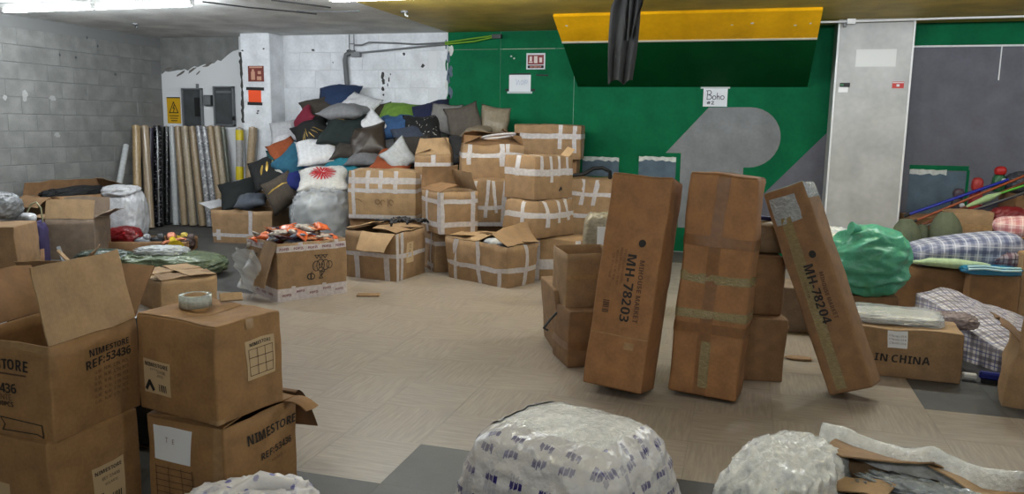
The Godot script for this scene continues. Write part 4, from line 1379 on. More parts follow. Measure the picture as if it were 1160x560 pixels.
	c = spec(0.408, 0.29, 0.40, {"seed": 17, "open": true, "amp": 0.015})
	t = carton("open_carton", "small carton with its lid flap raised, high in the stack by the cushions", Vector3(-3.41, 0.885, -8.50), 16.6, c, M.card, "open cartons")
	tapes(c, t, [["h", 0.62, 0.043], ["h", 0.14, 0.052], ["p", "f", 0.45, 0.57, 0.2, 1.0]], M.tape)
	flap(c, t, "f", 0.25, 42, M.card_light, {"curl": 6, "inset": 0.10})
	flap(c, t, "r", 0.2, 78, M.card, {"curl": -20})
	flap(c, t, "l", 0.19, 20, M.card)
	# carton with loose lid
	c = spec(0.60, 0.90, 0.32, {"seed": 19})
	t = carton("carton", "tall plain carton hidden behind the slanted-tape one", Vector3(-2.80, 0.0, -8.86), 20.0, c, M.card_dark, G)
	c = spec(0.71, 0.40, 0.5, {"seed": 20, "amp": 0.03, "bulge": 0.02, "taper": -0.06, "open": true})
	t = carton("open_carton", "carton with crumpled lid flaps and a ring of tape, third tier", Vector3(-2.76, 0.905, -8.62), 22.1, c, M.card, "open cartons")
	tapes(c, t, [["h", 0.70, 0.052], ["p", "f", 0.08, 0.15, 0.45, 1.0], ["p", "f", 0.60, 0.68, 0.4, 1.0], ["p", "f", 0.70, 0.76, 0.4, 1.0]], M.tape)
	flap(c, t, "f", 0.20, 18, M.card_dark, {"curl": 20})
	flap(c, t, "b", 0.24, 55, M.card_dark, {"curl": -40})
	flap(c, t, "r", 0.26, 30, M.card_dark, {"curl": 15})
	flap(c, t, "l", 0.20, 25, M.card)
	st = S()
	var rg := []
	for i in 21:
		var a := TAU * i / 20
		rg.append(Vector3(0.19 * cos(a), 0.05 + 0.03 * sin(a + 1.0), 0.07 * sin(a)))
	tube(st, rg, 0.014, 6, false)
	solo(st, "tape_loop", "loose loop of white tape lying on the crumpled lid flaps", "tape", M.tape, Vector3(-2.63, 1.345, -8.46))
	# carton at the very back against the green wall
	c = spec(0.66, 1.12, 0.40, {"seed": 22})
	t = carton("carton", "tall plain carton hidden against the green wall", Vector3(-2.26, 0.0, -9.46), 6.0, c, M.card_dark, G)
	c = spec(0.80, 0.40, 0.45, {"seed": 23, "amp": 0.02, "bulge": 0.015})
	t = carton("carton", "topmost carton at the back against the green wall", Vector3(-2.28, 1.125, -9.42), 6.0, c, M.card, G)
	tapes(c, t, [["h", 0.68, 0.060], ["p", "f", 0.66, 0.72, 0.3, 1.0], ["p", "f", 0.88, 0.94, 0.2, 1.0], ["w", 0.3, 0.052]], M.tape)
	top_flaps(c, t, M.card)
	# pair on the right of the stack
	c = spec(0.62, 0.41, 0.52, {"seed": 25, "amp": 0.02, "bulge": 0.012})
	t = carton("carton", "carton on the floor under the two bulging ones, right of the stack", Vector3(-1.74, 0.0, -7.76), 8.0, c, M.card, G)
	tapes(c, t, [["h", 0.40, 0.103], ["p", "f", 0.12, 0.2, 0, 1.0], ["p", "f", 0.78, 0.86, 0.6, 1.0], ["p", "t", 0.1, 0.2, 0, 1]], M.tape)
	top_flaps(c, t, M.card)
	c = spec(0.56, 0.36, 0.49, {"seed": 26, "amp": 0.03, "bulge": 0.045, "btop": 0.03, "taper": -0.08, "r": 0.02})
	t = carton("carton", "bulging carton crossed with white tape, second from the top at the right", Vector3(-1.97, 0.42, -7.74), 60.0, c, M.card, G)
	tapes(c, t, [["h", 0.62, 0.052], ["w", 0.35, 0.052], ["p", "f", 0.18, 0.27, 0.3, 1.0], ["p", "t", 0.18, 0.27, 0, 1.0], ["p", "f", 0.5, 0.58, 0.4, 1.0, 0.1], ["p", "f", 0.75, 0.83, 0.45, 1.0, -0.1], ["p", "t", 0.5, 0.6, 0, 1.0], ["p", "t", 0.75, 0.83, 0, 1.0]], M.tape)
	top_flaps(c, t, M.card, true)
	c = spec(0.53, 0.42, 0.445, {"seed": 27, "amp": 0.022, "bulge": 0.014})
	t = carton("carton", "topmost carton of the right column with a torn raised corner", Vector3(-1.985, 0.795, -7.77), 58.0, c, M.card, G)
	tapes(c, t, [["h", 0.64, 0.065], ["p", "l", 0.40, 0.54, 0.55, 1.0], ["p", "f", 0.12, 0.19, 0.55, 1.0], ["p", "f", 0.36, 0.43, 0.4, 1.0], ["p", "f", 0.58, 0.65, 0.55, 1.0, 0.08], ["p", "f", 0.82, 0.88, 0.55, 1.0], ["p", "t", 0.12, 0.2, 0, 1.0], ["p", "t", 0.58, 0.65, 0, 1]], M.tape)
	top_flaps(c, t, M.card, true)
	st = S()
	boxm(st, Vector3(0.13, 0.006, 0.09), Vector3(0.24, 0.46, 0.17), 0.002, Basis.from_euler(Vector3(0.3, 0.3, 0.7)))
	commit(st, "torn_corner", M.card_light, t)
	lines_on(c, t, "f", [[Vector2(0.62, 0.2), Vector2(0.66, 0.27), Vector2(0.68, 0.22)]], 0.02, M.ink)
	# front torn carton
	c = spec(0.41, 0.40, 0.80, {"seed": 29, "amp": 0.04, "bulge": 0.02, "taper": 0.07, "open": true})
	t = carton("open_carton", "long torn carton with white and black goods spilling from its lid, front of the stack", Vector3(-2.34, 0, -7.33), 64.0, c, M.card, "open cartons")
	tapes(c, t, [["h", 0.40, 0.047], ["p", "l", 0.14, 0.20, 0, 1, 0.06], ["p", "l", 0.52, 0.58, 0, 1, -0.03], ["p", "f", 0.5, 0.62, 0.0, 1], ["p", "l", 0.85, 0.9, 0.0, 0.4]], M.tape)
	flap(c, t, "l", 0.20, 12, M.card_light, {"u0": 0.0, "u1": 0.55, "lift": 0.006})
	flap(c, t, "r", 0.22, 6, M.card_light, {"lift": 0.012})
	flap(c, t, "b", 0.30, 5, M.card_light, {"lift": 0.018})
	flap(c, t, "f", 0.24, 22, M.card, {"curl": 30, "twist": 30, "lift": 0.010})
	st = S()
	boxm(st, Vector3(0.34, 0.30, 0.72), Vector3(0, 0.165, 0), 0.03)
	commit(st, "packed_goods", M.black_cloth, t)
	for q in [["white_sheet", "crumpled white sheets sticking out of the torn carton lid", M.bag_white, Vector3(-2.27, 0.33, -7.22), Vector3(0.22, 0.10, 0.17)], ["black_garment", "black garment spilling over the torn carton's edge", M.black_cloth, Vector3(-2.08, 0.34, -7.24), Vector3(0.17, 0.08, 0.14)]]:
		st = S()
		blob(st, q[4], {"amp": 0.25, "freq": 7.0, "seed": q[3].x, "n": 12, "e": 3.0})
		solo(st, q[0], q[1], "cloth", q[2], q[3])
	# carton with crosses of tape behind the upright long box
	c = spec(0.62, 0.92, 0.5, {"seed": 31, "amp": 0.02})
	t = carton("carton", "tall carton with crossed tape behind the upright long box, under a black strap", Vector3(-1.62, 0, -9.10), -6.0, c, M.card, G)
	tapes(c, t, [["h", 0.82, 0.047], ["h", 0.55, 0.043], ["h", 0.22, 0.103], ["p", "f", 0.06, 0.13, 0.7, 1.0, -0.1], ["p", "f", 0.3, 0.38, 0.68, 1.0, 0.15], ["p", "f", 0.55, 0.63, 0.68, 1.0, 0.25], ["p", "f", 0.5, 0.57, 0.2, 0.6]], M.tape)
	top_flaps(c, t, M.card)
	st = S()
	tube(st, [Vector3(-0.32, 0.02, 0.24), Vector3(-0.1, 0.05, 0.2), Vector3(-0.02, 0.11, 0.1), Vector3(0.08, 0.12, 0.05), Vector3(0.18, 0.08, 0.1), Vector3(0.2, 0.02, 0.22)], 0.022, 8)
	solo(st, "black_strap", "black strap looped over the crossed-tape carton", "strap", M.black, Vector3(-1.64, 0.93, -9.10))
	# cardboard scrap on the open floor
	st = S()
	boxm(st, Vector3(0.20, 0.014, 0.10), Vector3(0, 0.007, 0), 0.003)
	solo(st, "cardboard_scrap", "small flat cardboard scrap lying alone on the open floor", "cardboard", M.card, Vector3(-3.13, 0.0, -6.24)).rotation_degrees.y = 20.0
	snack_carton()
	# carton of cushions at the heap's foot
	c = spec(0.78, 0.42, 0.52, {"seed": 33, "amp": 0.015, "open": true, "taper": 0.05})
	t = carton("open_carton", "open carton with cushions on it before the fabric rolls", Vector3(-6.03, 0, -8.75), 9.0, c, M.card, "open cartons")
	tapes(c, t, [["h", 0.24, 0.043], ["p", "f", 0.07, 0.14, 0.08, 0.4], ["p", "f", 0.62, 0.68, 0.1, 1.0]], M.tape)
	flap(c, t, "l", 0.17, 150, M.bag_white, {"curl": 10})
	flap(c, t, "b", 0.2, 100, M.card)

func snack_carton() -> void:
	var c := spec(0.655, 0.50, 0.62, {"seed": 35, "amp": 0.014, "bulge": 0.012, "open": true})
	var at := Vector3(-3.80, 0, -6.18)
	var t := carton("open_carton", "open carton printed with a cartoon vegetable, heaped with orange snack packets", at, 57.0, c, M.card, "open cartons")
	var redp := plain(Color(0.45, 0.13, 0.22), 0.6)
	var pt := mat(Color(0.82, 0.78, 0.78), 0.35, T.mottle, 6.0)
	tapes(c, t, [["h", 0.90, 0.055], ["h", 0.16, 0.06], ["h", 0.05, 0.06], ["p", "f", 0.30, 0.36, 0.84, 1.0], ["p", "f", 0.82, 0.88, 0.84, 1.0], ["p", "f", 0.18, 0.24, 0.0, 0.25], ["p", "f", 0.62, 0.68, 0.0, 0.25], ["p", "l", 0.5, 0.58, 0.0, 0.25]], pt)
	for i in 5:
		lettering(c, t, "f", "POPIS", 0.10 + i * 0.20, 0.90, 0.022, 0.0, redp, true, 1.0, 0.005)
		lettering(c, t, "f", "POPIS", 0.12 + i * 0.19, 0.10 + 0.05 * (i % 2), 0.020, 3.0, redp, true, 1.0, 0.005)
	for i in 4:
		lettering(c, t, "l", "POPIS", 0.14 + i * 0.22, 0.90, 0.022, 0.0, redp, true, 1.0, 0.005)
		lettering(c, t, "l", "POPIS", 0.14 + i * 0.22, 0.10, 0.020, 0.0, redp, true, 1.0, 0.005)
	# line drawing of vegetables
	var dr := [ring2(0.60, 0.56, 0.055, 0.10, 16), ring2(0.54, 0.55, 0.05, 0.085, 14), ring2(0.67, 0.56, 0.055, 0.085, 14), ring2(0.73, 0.56, 0.04, 0.065, 12), ring2(0.585, 0.57, 0.008, 0.012, 6), ring2(0.625, 0.57, 0.008, 0.012, 6), ring2(0.605, 0.535, 0.02, 0.02, 6, PI, TAU), ring2(0.46, 0.38, 0.05, 0.05, 12), ring2(0.435, 0.38, 0.03, 0.045, 10), ring2(0.48, 0.38, 0.03, 0.045, 10),
		[Vector2(0.52, 0.74), Vector2(0.55, 0.68), Vector2(0.57, 0.74), Vector2(0.60, 0.68), Vector2(0.63, 0.74), Vector2(0.66, 0.68), Vector2(0.69, 0.74)], [Vector2(0.52, 0.74), Vector2(0.70, 0.74)], [Vector2(0.59, 0.46), Vector2(0.60, 0.38), Vector2(0.575, 0.34), Vector2(0.63, 0.34), Vector2(0.61, 0.38), Vector2(0.625, 0.46)], [Vector2(0.60, 0.44), Vector2(0.66, 0.46), Vector2(0.62, 0.39)], [Vector2(0.46, 0.43), Vector2(0.475, 0.46)]]
	lines_on(c, t, "f", dr, 0.007, M.ink)
	var d2 := []
	for poly in dr:
		var q := []
		for v in poly: q.append(Vector2(0.02 + (v.x - 0.3) * 0.9, v.y))
		d2.append(q)
	lines_on(c, t, "l", d2, 0.007, M.ink)
	flap(c, t, "l", 0.40, 250, M.card, {"u0": 0.62, "u1": 1.0, "curl": 6, "inset": 0.1})
	st_board(t, Vector3(0, 0.36, 0), Vector3(0.60, 0.01, 0.57), "packing_sheet")
	# film trailing down the left side
	var st := S()
	var F := func(u: float, v: float) -> Vector3:
		return Vector3(-0.06 - 0.05 * v - 0.04 * sin(u * 9.0 + v * 4.0), 0.40 - 0.40 * v * (0.6 + 0.4 * u), lerpf(-0.26, 0.2, u) * (1.0 - 0.35 * v)) + Vector3(n3(Vector3(u, v, 1), 4, 2), 0, n3(Vector3(u, v, 3), 4, 2)) * 0.05
	grid(st, F, lin(16), lin(14))
	var fo := solo(st, "plastic_film", "clear plastic film trailing from the left side of the snack carton", "film", M.film_mid, Vector3(-4.01, 0.012, -5.88))
	fo.rotation_degrees.y = 57.0
	# snack packets
	var cols := [[Color(0.82, 0.37, 0.17), "orange"], [Color(0.76, 0.48, 0.32), "pale orange"], [Color(0.55, 0.12, 0.15), "red"], [Color(0.70, 0.66, 0.62), "whitish"], [Color(0.42, 0.46, 0.55), "grey-blue"], [Color(0.25, 0.10, 0.14), "dark maroon"]]
	var pk := []
	for q in cols:
		pk.append(mat(Color.WHITE, 0.25, pattern_tex(64, 64, q[0], [q[0].darkened(0.5), Color(0.78, 0.76, 0.74), Color(0.30, 0.16, 0.22), q[0].lightened(0.25)], 14, 2, 7, int(q[0].r * 99)), 7.0))
	var meshes := []
	for k in 3:
		var ms := S()
		var pc := {"s": 0.15, "ratio": 0.8, "t": 0.035, "seed": 50.0 + k * 7, "wr": 0.2, "bend": 0.012 * (k - 1)}
		var us := lin(7, -1, 1)
		grid(ms, func(u, v): return pp(pc, u, v, 1.0), us, us)
		grid(ms, func(u, v): return pp(pc, u, v, -1.0), us, us, true)
		ms.generate_normals()
		ms.index()
		meshes.append(ms.commit())
	var r := RandomNumberGenerator.new()
	r.seed = 22
	var bas := Basis(Vector3.UP, deg_to_rad(57.0))
	for i in 84:
		var k := i / 83.0
		var lx := r.randf_range(-0.29, 0.29); var lz := r.randf_range(-0.27, 0.27)
		var dome := (1.0 - (lx * lx + lz * lz) / 0.14)
		var y := 0.42 + 0.10 * k * clampf(dome + 0.5, 0.1, 1.1) + 0.06 * k
		var ci: int = [0, 4, 1, 3, 2, 3, 0, 4, 5, 1, 0, 3][i % 12]
		var m: Material = pk[ci]
		var o := inst(meshes[i % 3], numbered("snack_packet"), m, self, at + bas * Vector3(lx, y, lz), Vector3(-82 + r.randf_range(-38, 38), r.randf_range(0, 360), r.randf_range(-20, 20)))
		o.set_meta("label", "%s snack packet heaped in the carton printed with vegetables" % cols[ci][1])
		o.set_meta("category", "packet")
		o.set_meta("group", "%s snack packets in the printed carton" % cols[ci][1])

func st_board(t: Node3D, at: Vector3, size: Vector3, called: String) -> void:
	var st := S()
	boxm(st, size, at, 0.002)
	commit(st, called, M.card_in, t)

# ------------------------------------------------------------------ long upright cartons
func long_carton(label: String, ctr: Vector3, rot: Vector3, c: Dictionary, m: Material) -> Node3D:
	var t := thing("long_carton", label, "box", Vector3.ZERO, 0.0, "long upright cartons")
	t.rotation_degrees = rot
	t.position = ctr - t.basis.y * (c.h * 0.5)
	carton_body(c, t, m)
	return t

func barcode(c: Dictionary, t: Node3D, face: String, uc: float, vc: float, w: float, h: float, rot: bool) -> void:
	var st := S()
	var L := flen(c, face)
	var r := RandomNumberGenerator.new()
	r.seed = 3
	var x := 0.0
	while x < w:
		var b := r.randf_range(0.002, 0.006)
		var q := [uc, vc, 0.0, 0.0]
		if rot:
			patch(st, c, face, uc - h / L.x / 2, uc + h / L.x / 2, vc + (w / 2 - x - b) / L.y, vc + (w / 2 - x) / L.y, 0.002)
		else:
			patch(st, c, face, uc + (x - w / 2) / L.x, uc + (x + b - w / 2) / L.x, vc - h / L.y / 2, vc + h / L.y / 2, 0.002)
		x += b + r.randf_range(0.003, 0.007)
	commit(st, "barcode", M.ink, t)

func long_boxes() -> void:
	var c: Dictionary
	var t: Node3D
	var st: SurfaceTool
	c = spec(0.345, 1.20, 0.27, {"seed": 41, "amp": 0.012, "bulge": 0.008, "r": 0.012})
	t = long_carton("long upright carton printed MH-78203, leaning at the left of three", Vector3(-0.57, 0.627, -4.477), Vector3(-10.7, -10.0, -3.2), c, M.card_red)
	lettering(c, t, "f", "MH-78203", 0.555, 0.475, 0.052, -90.0, M.ink, true, 1.12)
	lettering(c, t, "f", "MIHOUSE MARKET", 0.735, 0.465, 0.027, -90.0, M.ink_brown, true, 1.05)
	st = S()
	var L := flen(c, "f")
	for i in 16:
		var a0 := TAU * i / 16; var a1 := TAU * (i + 1) / 16
		v3(st, bp(c, "f", 0.68, 0.685, 0.002)); v3(st, bp(c, "f", 0.68 + 0.021 * cos(a0) / L.x, 0.685 + 0.021 * sin(a0) / L.y, 0.002)); v3(st, bp(c, "f", 0.68 + 0.021 * cos(a1) / L.x, 0.685 + 0.021 * sin(a1) / L.y, 0.002))
	commit(st, "round_logo", M.ink, t)
	for q in [["SPECIFICATION MODEL", 0.43], ["MADE IN CHINA  CTN NO", 0.36], ["MEASURE  G.W.  N.W.", 0.29], ["QTY  PCS  COLOR", 0.22]]:
		lettering(c, t, "f", q[0], q[1], 0.57, 0.013, -90.0, M.ink_brown, false)
	barcode(c, t, "f", 0.22, 0.375, 0.075, 0.04, true)
	tapes(c, t, [["p", "f", 0.0, 1.0, 0.245, 0.25], ["p", "f", 0.62, 0.78, 0.19, 0.225]], M.tape_clear)
	top_flaps(c, t, M.card_red)
	c = spec(0.375, 1.24, 0.29, {"seed": 42, "amp": 0.022, "bulge": 0.012, "r": 0.016})
	t = long_carton("long upright carton sealed with brown and clear tape, middle of three", Vector3(-0.108, 0.637, -4.55), Vector3(-3.6, -6.9, -2.5), c, M.card_red)
	tapes(c, t, [["p", "f", 0.38, 0.56, 0.0, 1.0, 0.05], ["h", 0.70, 0.055], ["h", 0.31, 0.055]], M.tape_brown)
	tapes(c, t, [["h", 0.535, 0.05], ["h", 0.375, 0.05], ["p", "f", 0.42, 0.56, 0.04, 0.25, 0.05]], M.tape_green)
	top_flaps(c, t, M.card_red)
	st = S()
	patch(st, c, "t", 0.0, 1.0, 0.86, 1.0, 0.006)
	commit(st, "worn_edge", M.card_light, t)
	c = spec(0.245, 1.21, 0.225, {"seed": 43, "amp": 0.016, "bulge": 0.010, "r": 0.014})
	t = long_carton("long carton tilted to the right against the middle one, clear tape near its top", Vector3(0.470, 0.612, -4.831), Vector3(-5.0, -20.3, 23.5), c, M.card_dark)
	lettering(c, t, "f", "MH-78204", 0.50, 0.475, 0.050, -90.0, M.ink, true, 1.05, 0.005)
	lettering(c, t, "f", "MIHOUSE MARKET", 0.72, 0.455, 0.022, -90.0, M.ink_brown, true)
	lettering(c, t, "f", "QTY  PCS  COLOR", 0.30, 0.52, 0.013, -90.0, M.ink_brown, false)
	L = flen(c, "f")
	st = S()
	for i in 16:
		var a0 := TAU * i / 16; var a1 := TAU * (i + 1) / 16
		v3(st, bp(c, "f", 0.67, 0.655, 0.002)); v3(st, bp(c, "f", 0.67 + 0.021 * cos(a0) / L.x, 0.655 + 0.021 * sin(a0) / L.y, 0.002)); v3(st, bp(c, "f", 0.67 + 0.021 * cos(a1) / L.x, 0.655 + 0.021 * sin(a1) / L.y, 0.002))
	commit(st, "round_logo", M.ink, t)
	tapes(c, t, [["p", "f", 0.22, 0.46, 0.02, 0.86, 0.02]], M.tape_green)
	tapes(c, t, [["p", "f", 0.1, 0.72, 0.83, 0.96], ["p", "r", 0, 1, 0.92, 1.0], ["p", "t", 0, 1, 0, 1]], M.wrap_grey)
	# cartons stacked behind the long boxes
	c = spec(0.34, 0.36, 0.32, {"seed": 44})
	t = carton("carton", "lower plain carton just left of the MH-78203 carton", Vector3(-0.93, 0, -4.95), 30.0, c, M.card_dark, "cartons behind the long upright ones")
	tapes(c, t, [["h", 0.38, 0.05]], M.tape_brown)
	top_flaps(c, t, M.card_dark)
	c = spec(0.34, 0.35, 0.34, {"seed": 45, "open": true})
	t = carton("open_carton", "upper open carton just left of the MH-78203 carton", Vector3(-0.97, 0.366, -5.06), 28.0, c, M.card, "cartons behind the long upright ones")
	tapes(c, t, [["p", "f", 0.0, 0.8, 0.52, 0.6]], M.tape_clear)
	st_board(t, Vector3(0, 0.24, 0), Vector3(0.30, 0.01, 0.30), "packing_sheet")
	c = spec(0.12, 0.44, 0.5, {"seed": 46, "leanx": -0.03})
	t = carton("flat_carton", "narrow carton on edge with a curled strap, left of the MH-78203 carton", Vector3(-1.165, 0, -5.22), 24.0, c, M.card_in, "cartons behind the long upright ones")
	st = S()
	tube(st, [Vector3(-0.07, 0.30, 0.26), Vector3(-0.12, 0.26, 0.29), Vector3(-0.16, 0.20, 0.28), Vector3(-0.13, 0.18, 0.26)], 0.008, 6)
	commit(st, "curled_strap", M.steel_dark, t)
	c = spec(0.36, 0.38, 0.38, {"seed": 47, "leanx": 0.01})
	t = carton("carton", "lower carton right behind the middle long carton", Vector3(0.085, 0, -5.03), 10.0, c, M.card_dark, "cartons behind the long upright ones")
	top_flaps(c, t, M.card_dark)
	c = spec(0.35, 0.36, 0.36, {"seed": 48, "r": 0.02, "bulge": 0.02})
	t = carton("carton", "upper crumpled carton right behind the middle long carton", Vector3(0.07, 0.386, -5.10), 10.0, c, M.card_dark, "cartons behind the long upright ones")
	top_flaps(c, t, M.card_dark)
	t = thing("wrapped_bundle", "beige wrapped bundle lying on the crumpled carton behind the long boxes", "bundle", Vector3(0.13, 0.755, -5.16), 10.0)
	st = S()
	blob(st, Vector3(0.42, 0.20, 0.30), {"e": 3.5, "amp": 0.08, "seed": 4, "freq": 5.0})
	commit(st, "cloth", mat(Color(0.55, 0.47, 0.36), 0.5, T.mottle, 4.0), t)
	st = S()
	tube(st, [Vector3(-0.19, 0.205, 0.0), Vector3(-0.05, 0.215, 0.08), Vector3(0.12, 0.2, 0.04)], 0.014, 8)
	commit(st, "blue_cord", plain(Color(0.10, 0.14, 0.42), 0.5), t)
	t = thing("shrink_wrapped_pack", "shrink-wrapped pale pack standing left behind the MH-78203 carton", "pack", Vector3(-1.10, 0, -6.55), 12.0)
	st = S()
	blob(st, Vector3(0.36, 0.80, 0.3), {"e": 6.0, "amp": 0.05, "seed": 6, "freq": 6.0, "flat": 0.97, "taper": 0.08})
	commit(st, "wrapped_body", mat(Color(0.62, 0.58, 0.50), 0.15, T.mottle, 4.0, T.crumple, 1.0), t)
	st = S()
	boxm(st, Vector3(0.16, 0.24, 0.004), Vector3(0.02, 0.58, 0.158), 0.001)
	commit(st, "paper_label", M.paper, t)
	# dark carton seen in the gap to the right
	c = spec(0.55, 0.34, 0.40, {"seed": 49})
	t = carton("carton", "dim carton with a small print strip seen between the tilted carton and the stack", Vector3(0.42, 0, -6.35), 0.0, c, M.card_grey, "cartons behind the long upright ones")
	lettering(c, t, "f", "GN82 GN82", 0.28, 0.13, 0.025, 0.0, M.paper_cream, true)
	for q in [["floor_scrap", "torn brown paper scrap on the floor beside the tilted carton", Vector3(0.42, 0, -5.42), Vector3(0.17, 0.02, 0.09), M.card], ["floor_scrap", "white plastic scrap on the floor between the cartons", Vector3(0.30, 0, -5.62), Vector3(0.06, 0.05, 0.05), M.bag_white]]:
		st = S()
		blob(st, q[3], {"amp": 0.3, "freq": 6.0, "n": 8, "seed": q[2].x * 9})
		solo(st, q[0], q[1], "scrap", q[4], q[2])

# ------------------------------------------------------------------ clutter along the left wall
func left_clutter() -> void:
	var c: Dictionary
	var t: Node3D
	var st: SurfaceTool
	var r := RandomNumberGenerator.new()
	# long shallow carton along the left wall with black cloth
	c = spec(1.15, 0.60, 0.46, {"seed": 51, "amp": 0.03, "open": true})
	t = carton("open_carton", "long open carton along the left wall, black cloth over its edge", Vector3(-7.86, 0, -7.86), 86.0, c, M.card_dark, "open cartons")
	flap(c, t, "f", 0.12, 160, M.card_dark, {"curl": 60})
	flap(c, t, "r", 0.2, 60, M.card, {"curl": -30, "twist": 20})
	flap(c, t, "b", 0.16, 80, M.card_dark)
	flap(c, t, "l", 0.2, 200, M.card_in, {"curl": 20})
	st_board(t, Vector3(0, 0.44, 0), Vector3(1.1, 0.01, 0.42), "packing_sheet")
	t = thing("black_cloth", "black cloth bunched in the long carton by the left wall", "cloth", Vector3(-7.86, 0.452, -7.86), 86.0)
	st = S()
	blob(st, Vector3(0.95, 0.24, 0.36), {"amp": 0.25, "freq": 7.0, "seed": 6, "n": 20, "e": 3.0})
	commit(st, "folds", M.black_cloth, t)
	st = S()
	blob(st, Vector3(0.5, 0.14, 0.3), {"amp": 0.2, "freq": 6.0, "seed": 9, "n": 12, "e": 3.0})
	commit(st, "violet_fold", fabric(Color(0.20, 0.19, 0.30)), t, Vector3(0.15, 0.02, 0.04))
	# carton with pale front flap
	c = spec(0.50, 0.44, 0.45, {"seed": 53, "amp": 0.015, "open": true})
	t = carton("open_carton", "greyish open carton with a pale upright front flap near the left wall", Vector3(-7.05, 0, -7.02), 22.6, c, M.card_grey, "open cartons")
	flap(c, t, "f", 0.21, 72, M.card_light, {"curl": 4, "inset": 0.0})
	flap(c, t, "r", 0.20, 140, M.card_grey, {"curl": 30})
	flap(c, t, "b", 0.2, 100, M.card_grey)
	flap(c, t, "l", 0.2, 160, M.card, {"curl": 40})
	# white sack
	st = S()
	blob(st, Vector3(0.46, 0.68, 0.40), {"amp": 0.12, "freq": 5.0, "seed": 15, "n": 22, "e": 3.0, "ridge": 0.7, "flat": 0.9})
	t = thing("white_sack", "white plastic sack slumped behind the tray of toys", "sack", Vector3(-7.33, 0, -8.06), 10.0)
	commit(st, "sack_body", M.bag_white, t)
	st = S()
	blob(st, Vector3(0.46, 0.16, 0.36), {"amp": 0.2, "freq": 6.0, "seed": 16, "n": 12})
	commit(st, "folded_top", M.bag_white, t, Vector3(-0.05, 0.56, 0.02))
	# shallow tray with toys and red bag
	c = spec(0.94, 0.14, 0.5, {"seed": 55, "open": true, "amp": 0.012})
	t = carton("shallow_tray", "shallow cardboard tray of small toys before the fabric rolls", Vector3(-6.62, 0, -7.62), 24.0, c, M.card_dark, "open cartons")
	st_board(t, Vector3(0, 0.03, 0), Vector3(0.9, 0.008, 0.46), "tray_bottom")
	st = S()
	blob(st, Vector3(0.40, 0.23, 0.26), {"amp": 0.22, "freq": 5.0, "seed": 18, "n": 16, "e": 3.0})
	solo(st, "red_bag", "crumpled red plastic bag in the toy tray beside the white sack", "bag", M.red_bag, Vector3(-6.97, 0.036, -7.62))
	doll(Vector3(-6.30, 0.16, -7.60))
	var toys := [["toy", "grey and white toy lying in the middle of the tray", Color(0.45, 0.46, 0.48), Vector3(-6.62, 0.036, -7.5)], ["toy", "black toy lying left of the doll in the tray", Color(0.07, 0.07, 0.08), Vector3(-6.50, 0.036, -7.58)], ["toy", "dark brown toy at the right end of the tray", Color(0.2, 0.12, 0.10), Vector3(-6.18, 0.036, -7.70)], ["toy", "yellow block toy right behind the doll", Color(0.72, 0.6, 0.1), Vector3(-6.32, 0.036, -7.76)]]
	for q in toys:
		t = thing(q[0], q[1], "toy", q[3], 20.0, "toys in the shallow tray")
		st = S()
		blob(st, Vector3(0.19, 0.14, 0.12), {"amp": 0.2, "freq": 8.0, "seed": q[3].x * 3, "n": 10})
		commit(st, "toy_body", plain(q[2], 0.5), t)
		st = S()
		blob(st, Vector3(0.08, 0.07, 0.07), {"amp": 0.1, "freq": 8.0, "seed": q[3].x * 5, "n": 8})
		commit(st, "toy_head", plain(q[2].lightened(0.25), 0.5), t, Vector3(0.05, 0.11, 0.01))
	# olive plastic bag over low cartons
	t = thing("olive_plastic_bag", "olive green plastic bag lying full on the floor before the tray", "bag", Vector3(-5.40, 0, -6.50), 18.0)
	st = S()
	blob(st, Vector3(1.05, 0.22, 0.55), {"amp": 0.14, "freq": 5.0, "seed": 21, "n": 24, "e": 3.0, "ridge": 0.7})
	commit(st, "bag_body", M.bag_olive, t)
	st = S()
	blob(st, Vector3(0.5, 0.10, 0.34), {"amp": 0.35, "freq": 7.0, "seed": 23, "n": 16, "ridge": 0.9})
	commit(st, "clear_crumple", M.film_thick, t, Vector3(-0.10, 0.18, 0.0))
	st = S()
	blob(st, Vector3(0.6, 0.24, 0.44), {"amp": 0.18, "freq": 6.0, "seed": 24, "n": 20, "ridge": 0.8, "e": 2.6})
	solo(st, "dark_green_bag", "darker green crumpled bag left of the olive one", "bag", mat(Color(0.24, 0.29, 0.25), 0.3, T.mottle, 4.0, T.crumple, 0.9), Vector3(-6.02, 0, -6.30))
	# scrap cartons and strips in the gap
	c = spec(0.5, 0.17, 0.4, {"seed": 56, "open": true, "amp": 0.03})
	t = carton("open_carton", "low open carton with slats in the gap before the greyish carton", Vector3(-6.05, 0, -5.75), 30.0, c, M.card, "open cartons")
	flap(c, t, "f", 0.18, 150, M.card)
	flap(c, t, "r", 0.16, 120, M.card_dark)
	for q in [[Vector3(-6.08, 0.20, -5.85), 35.0, "grey wooden slat leaning in the low open carton", M.steel], [Vector3(-5.95, 0.19, -5.8), 62.0, "pale slat leaning beside the grey slat", M.card_light], [Vector3(-6.22, 0.18, -5.75), 20.0, "brown slat at the left of the low open carton", M.card_dark]]:
		st = S()
		boxm(st, Vector3(0.035, 0.36, 0.015), Vector3.ZERO, 0.003)
		var o := solo(st, "slat", q[2], "slat", q[3], q[0], "slats in the low carton")
		o.rotation_degrees = Vector3(-50, q[1], 20)
	st = S()
	blob(st, Vector3(0.5, 0.12, 0.3), {"amp": 0.3, "freq": 7.0, "seed": 27, "n": 16, "ridge": 0.9})
	solo(st, "white_film", "crumpled whitish film on the floor behind the open store carton", "film", M.bag_white, Vector3(-4.95, 0.22, -4.7))
	c = spec(0.55, 0.22, 0.45, {"seed": 71})
	carton("carton", "low carton under the crumpled whitish film", Vector3(-4.98, 0, -4.72), 25.0, c, M.card_dark)
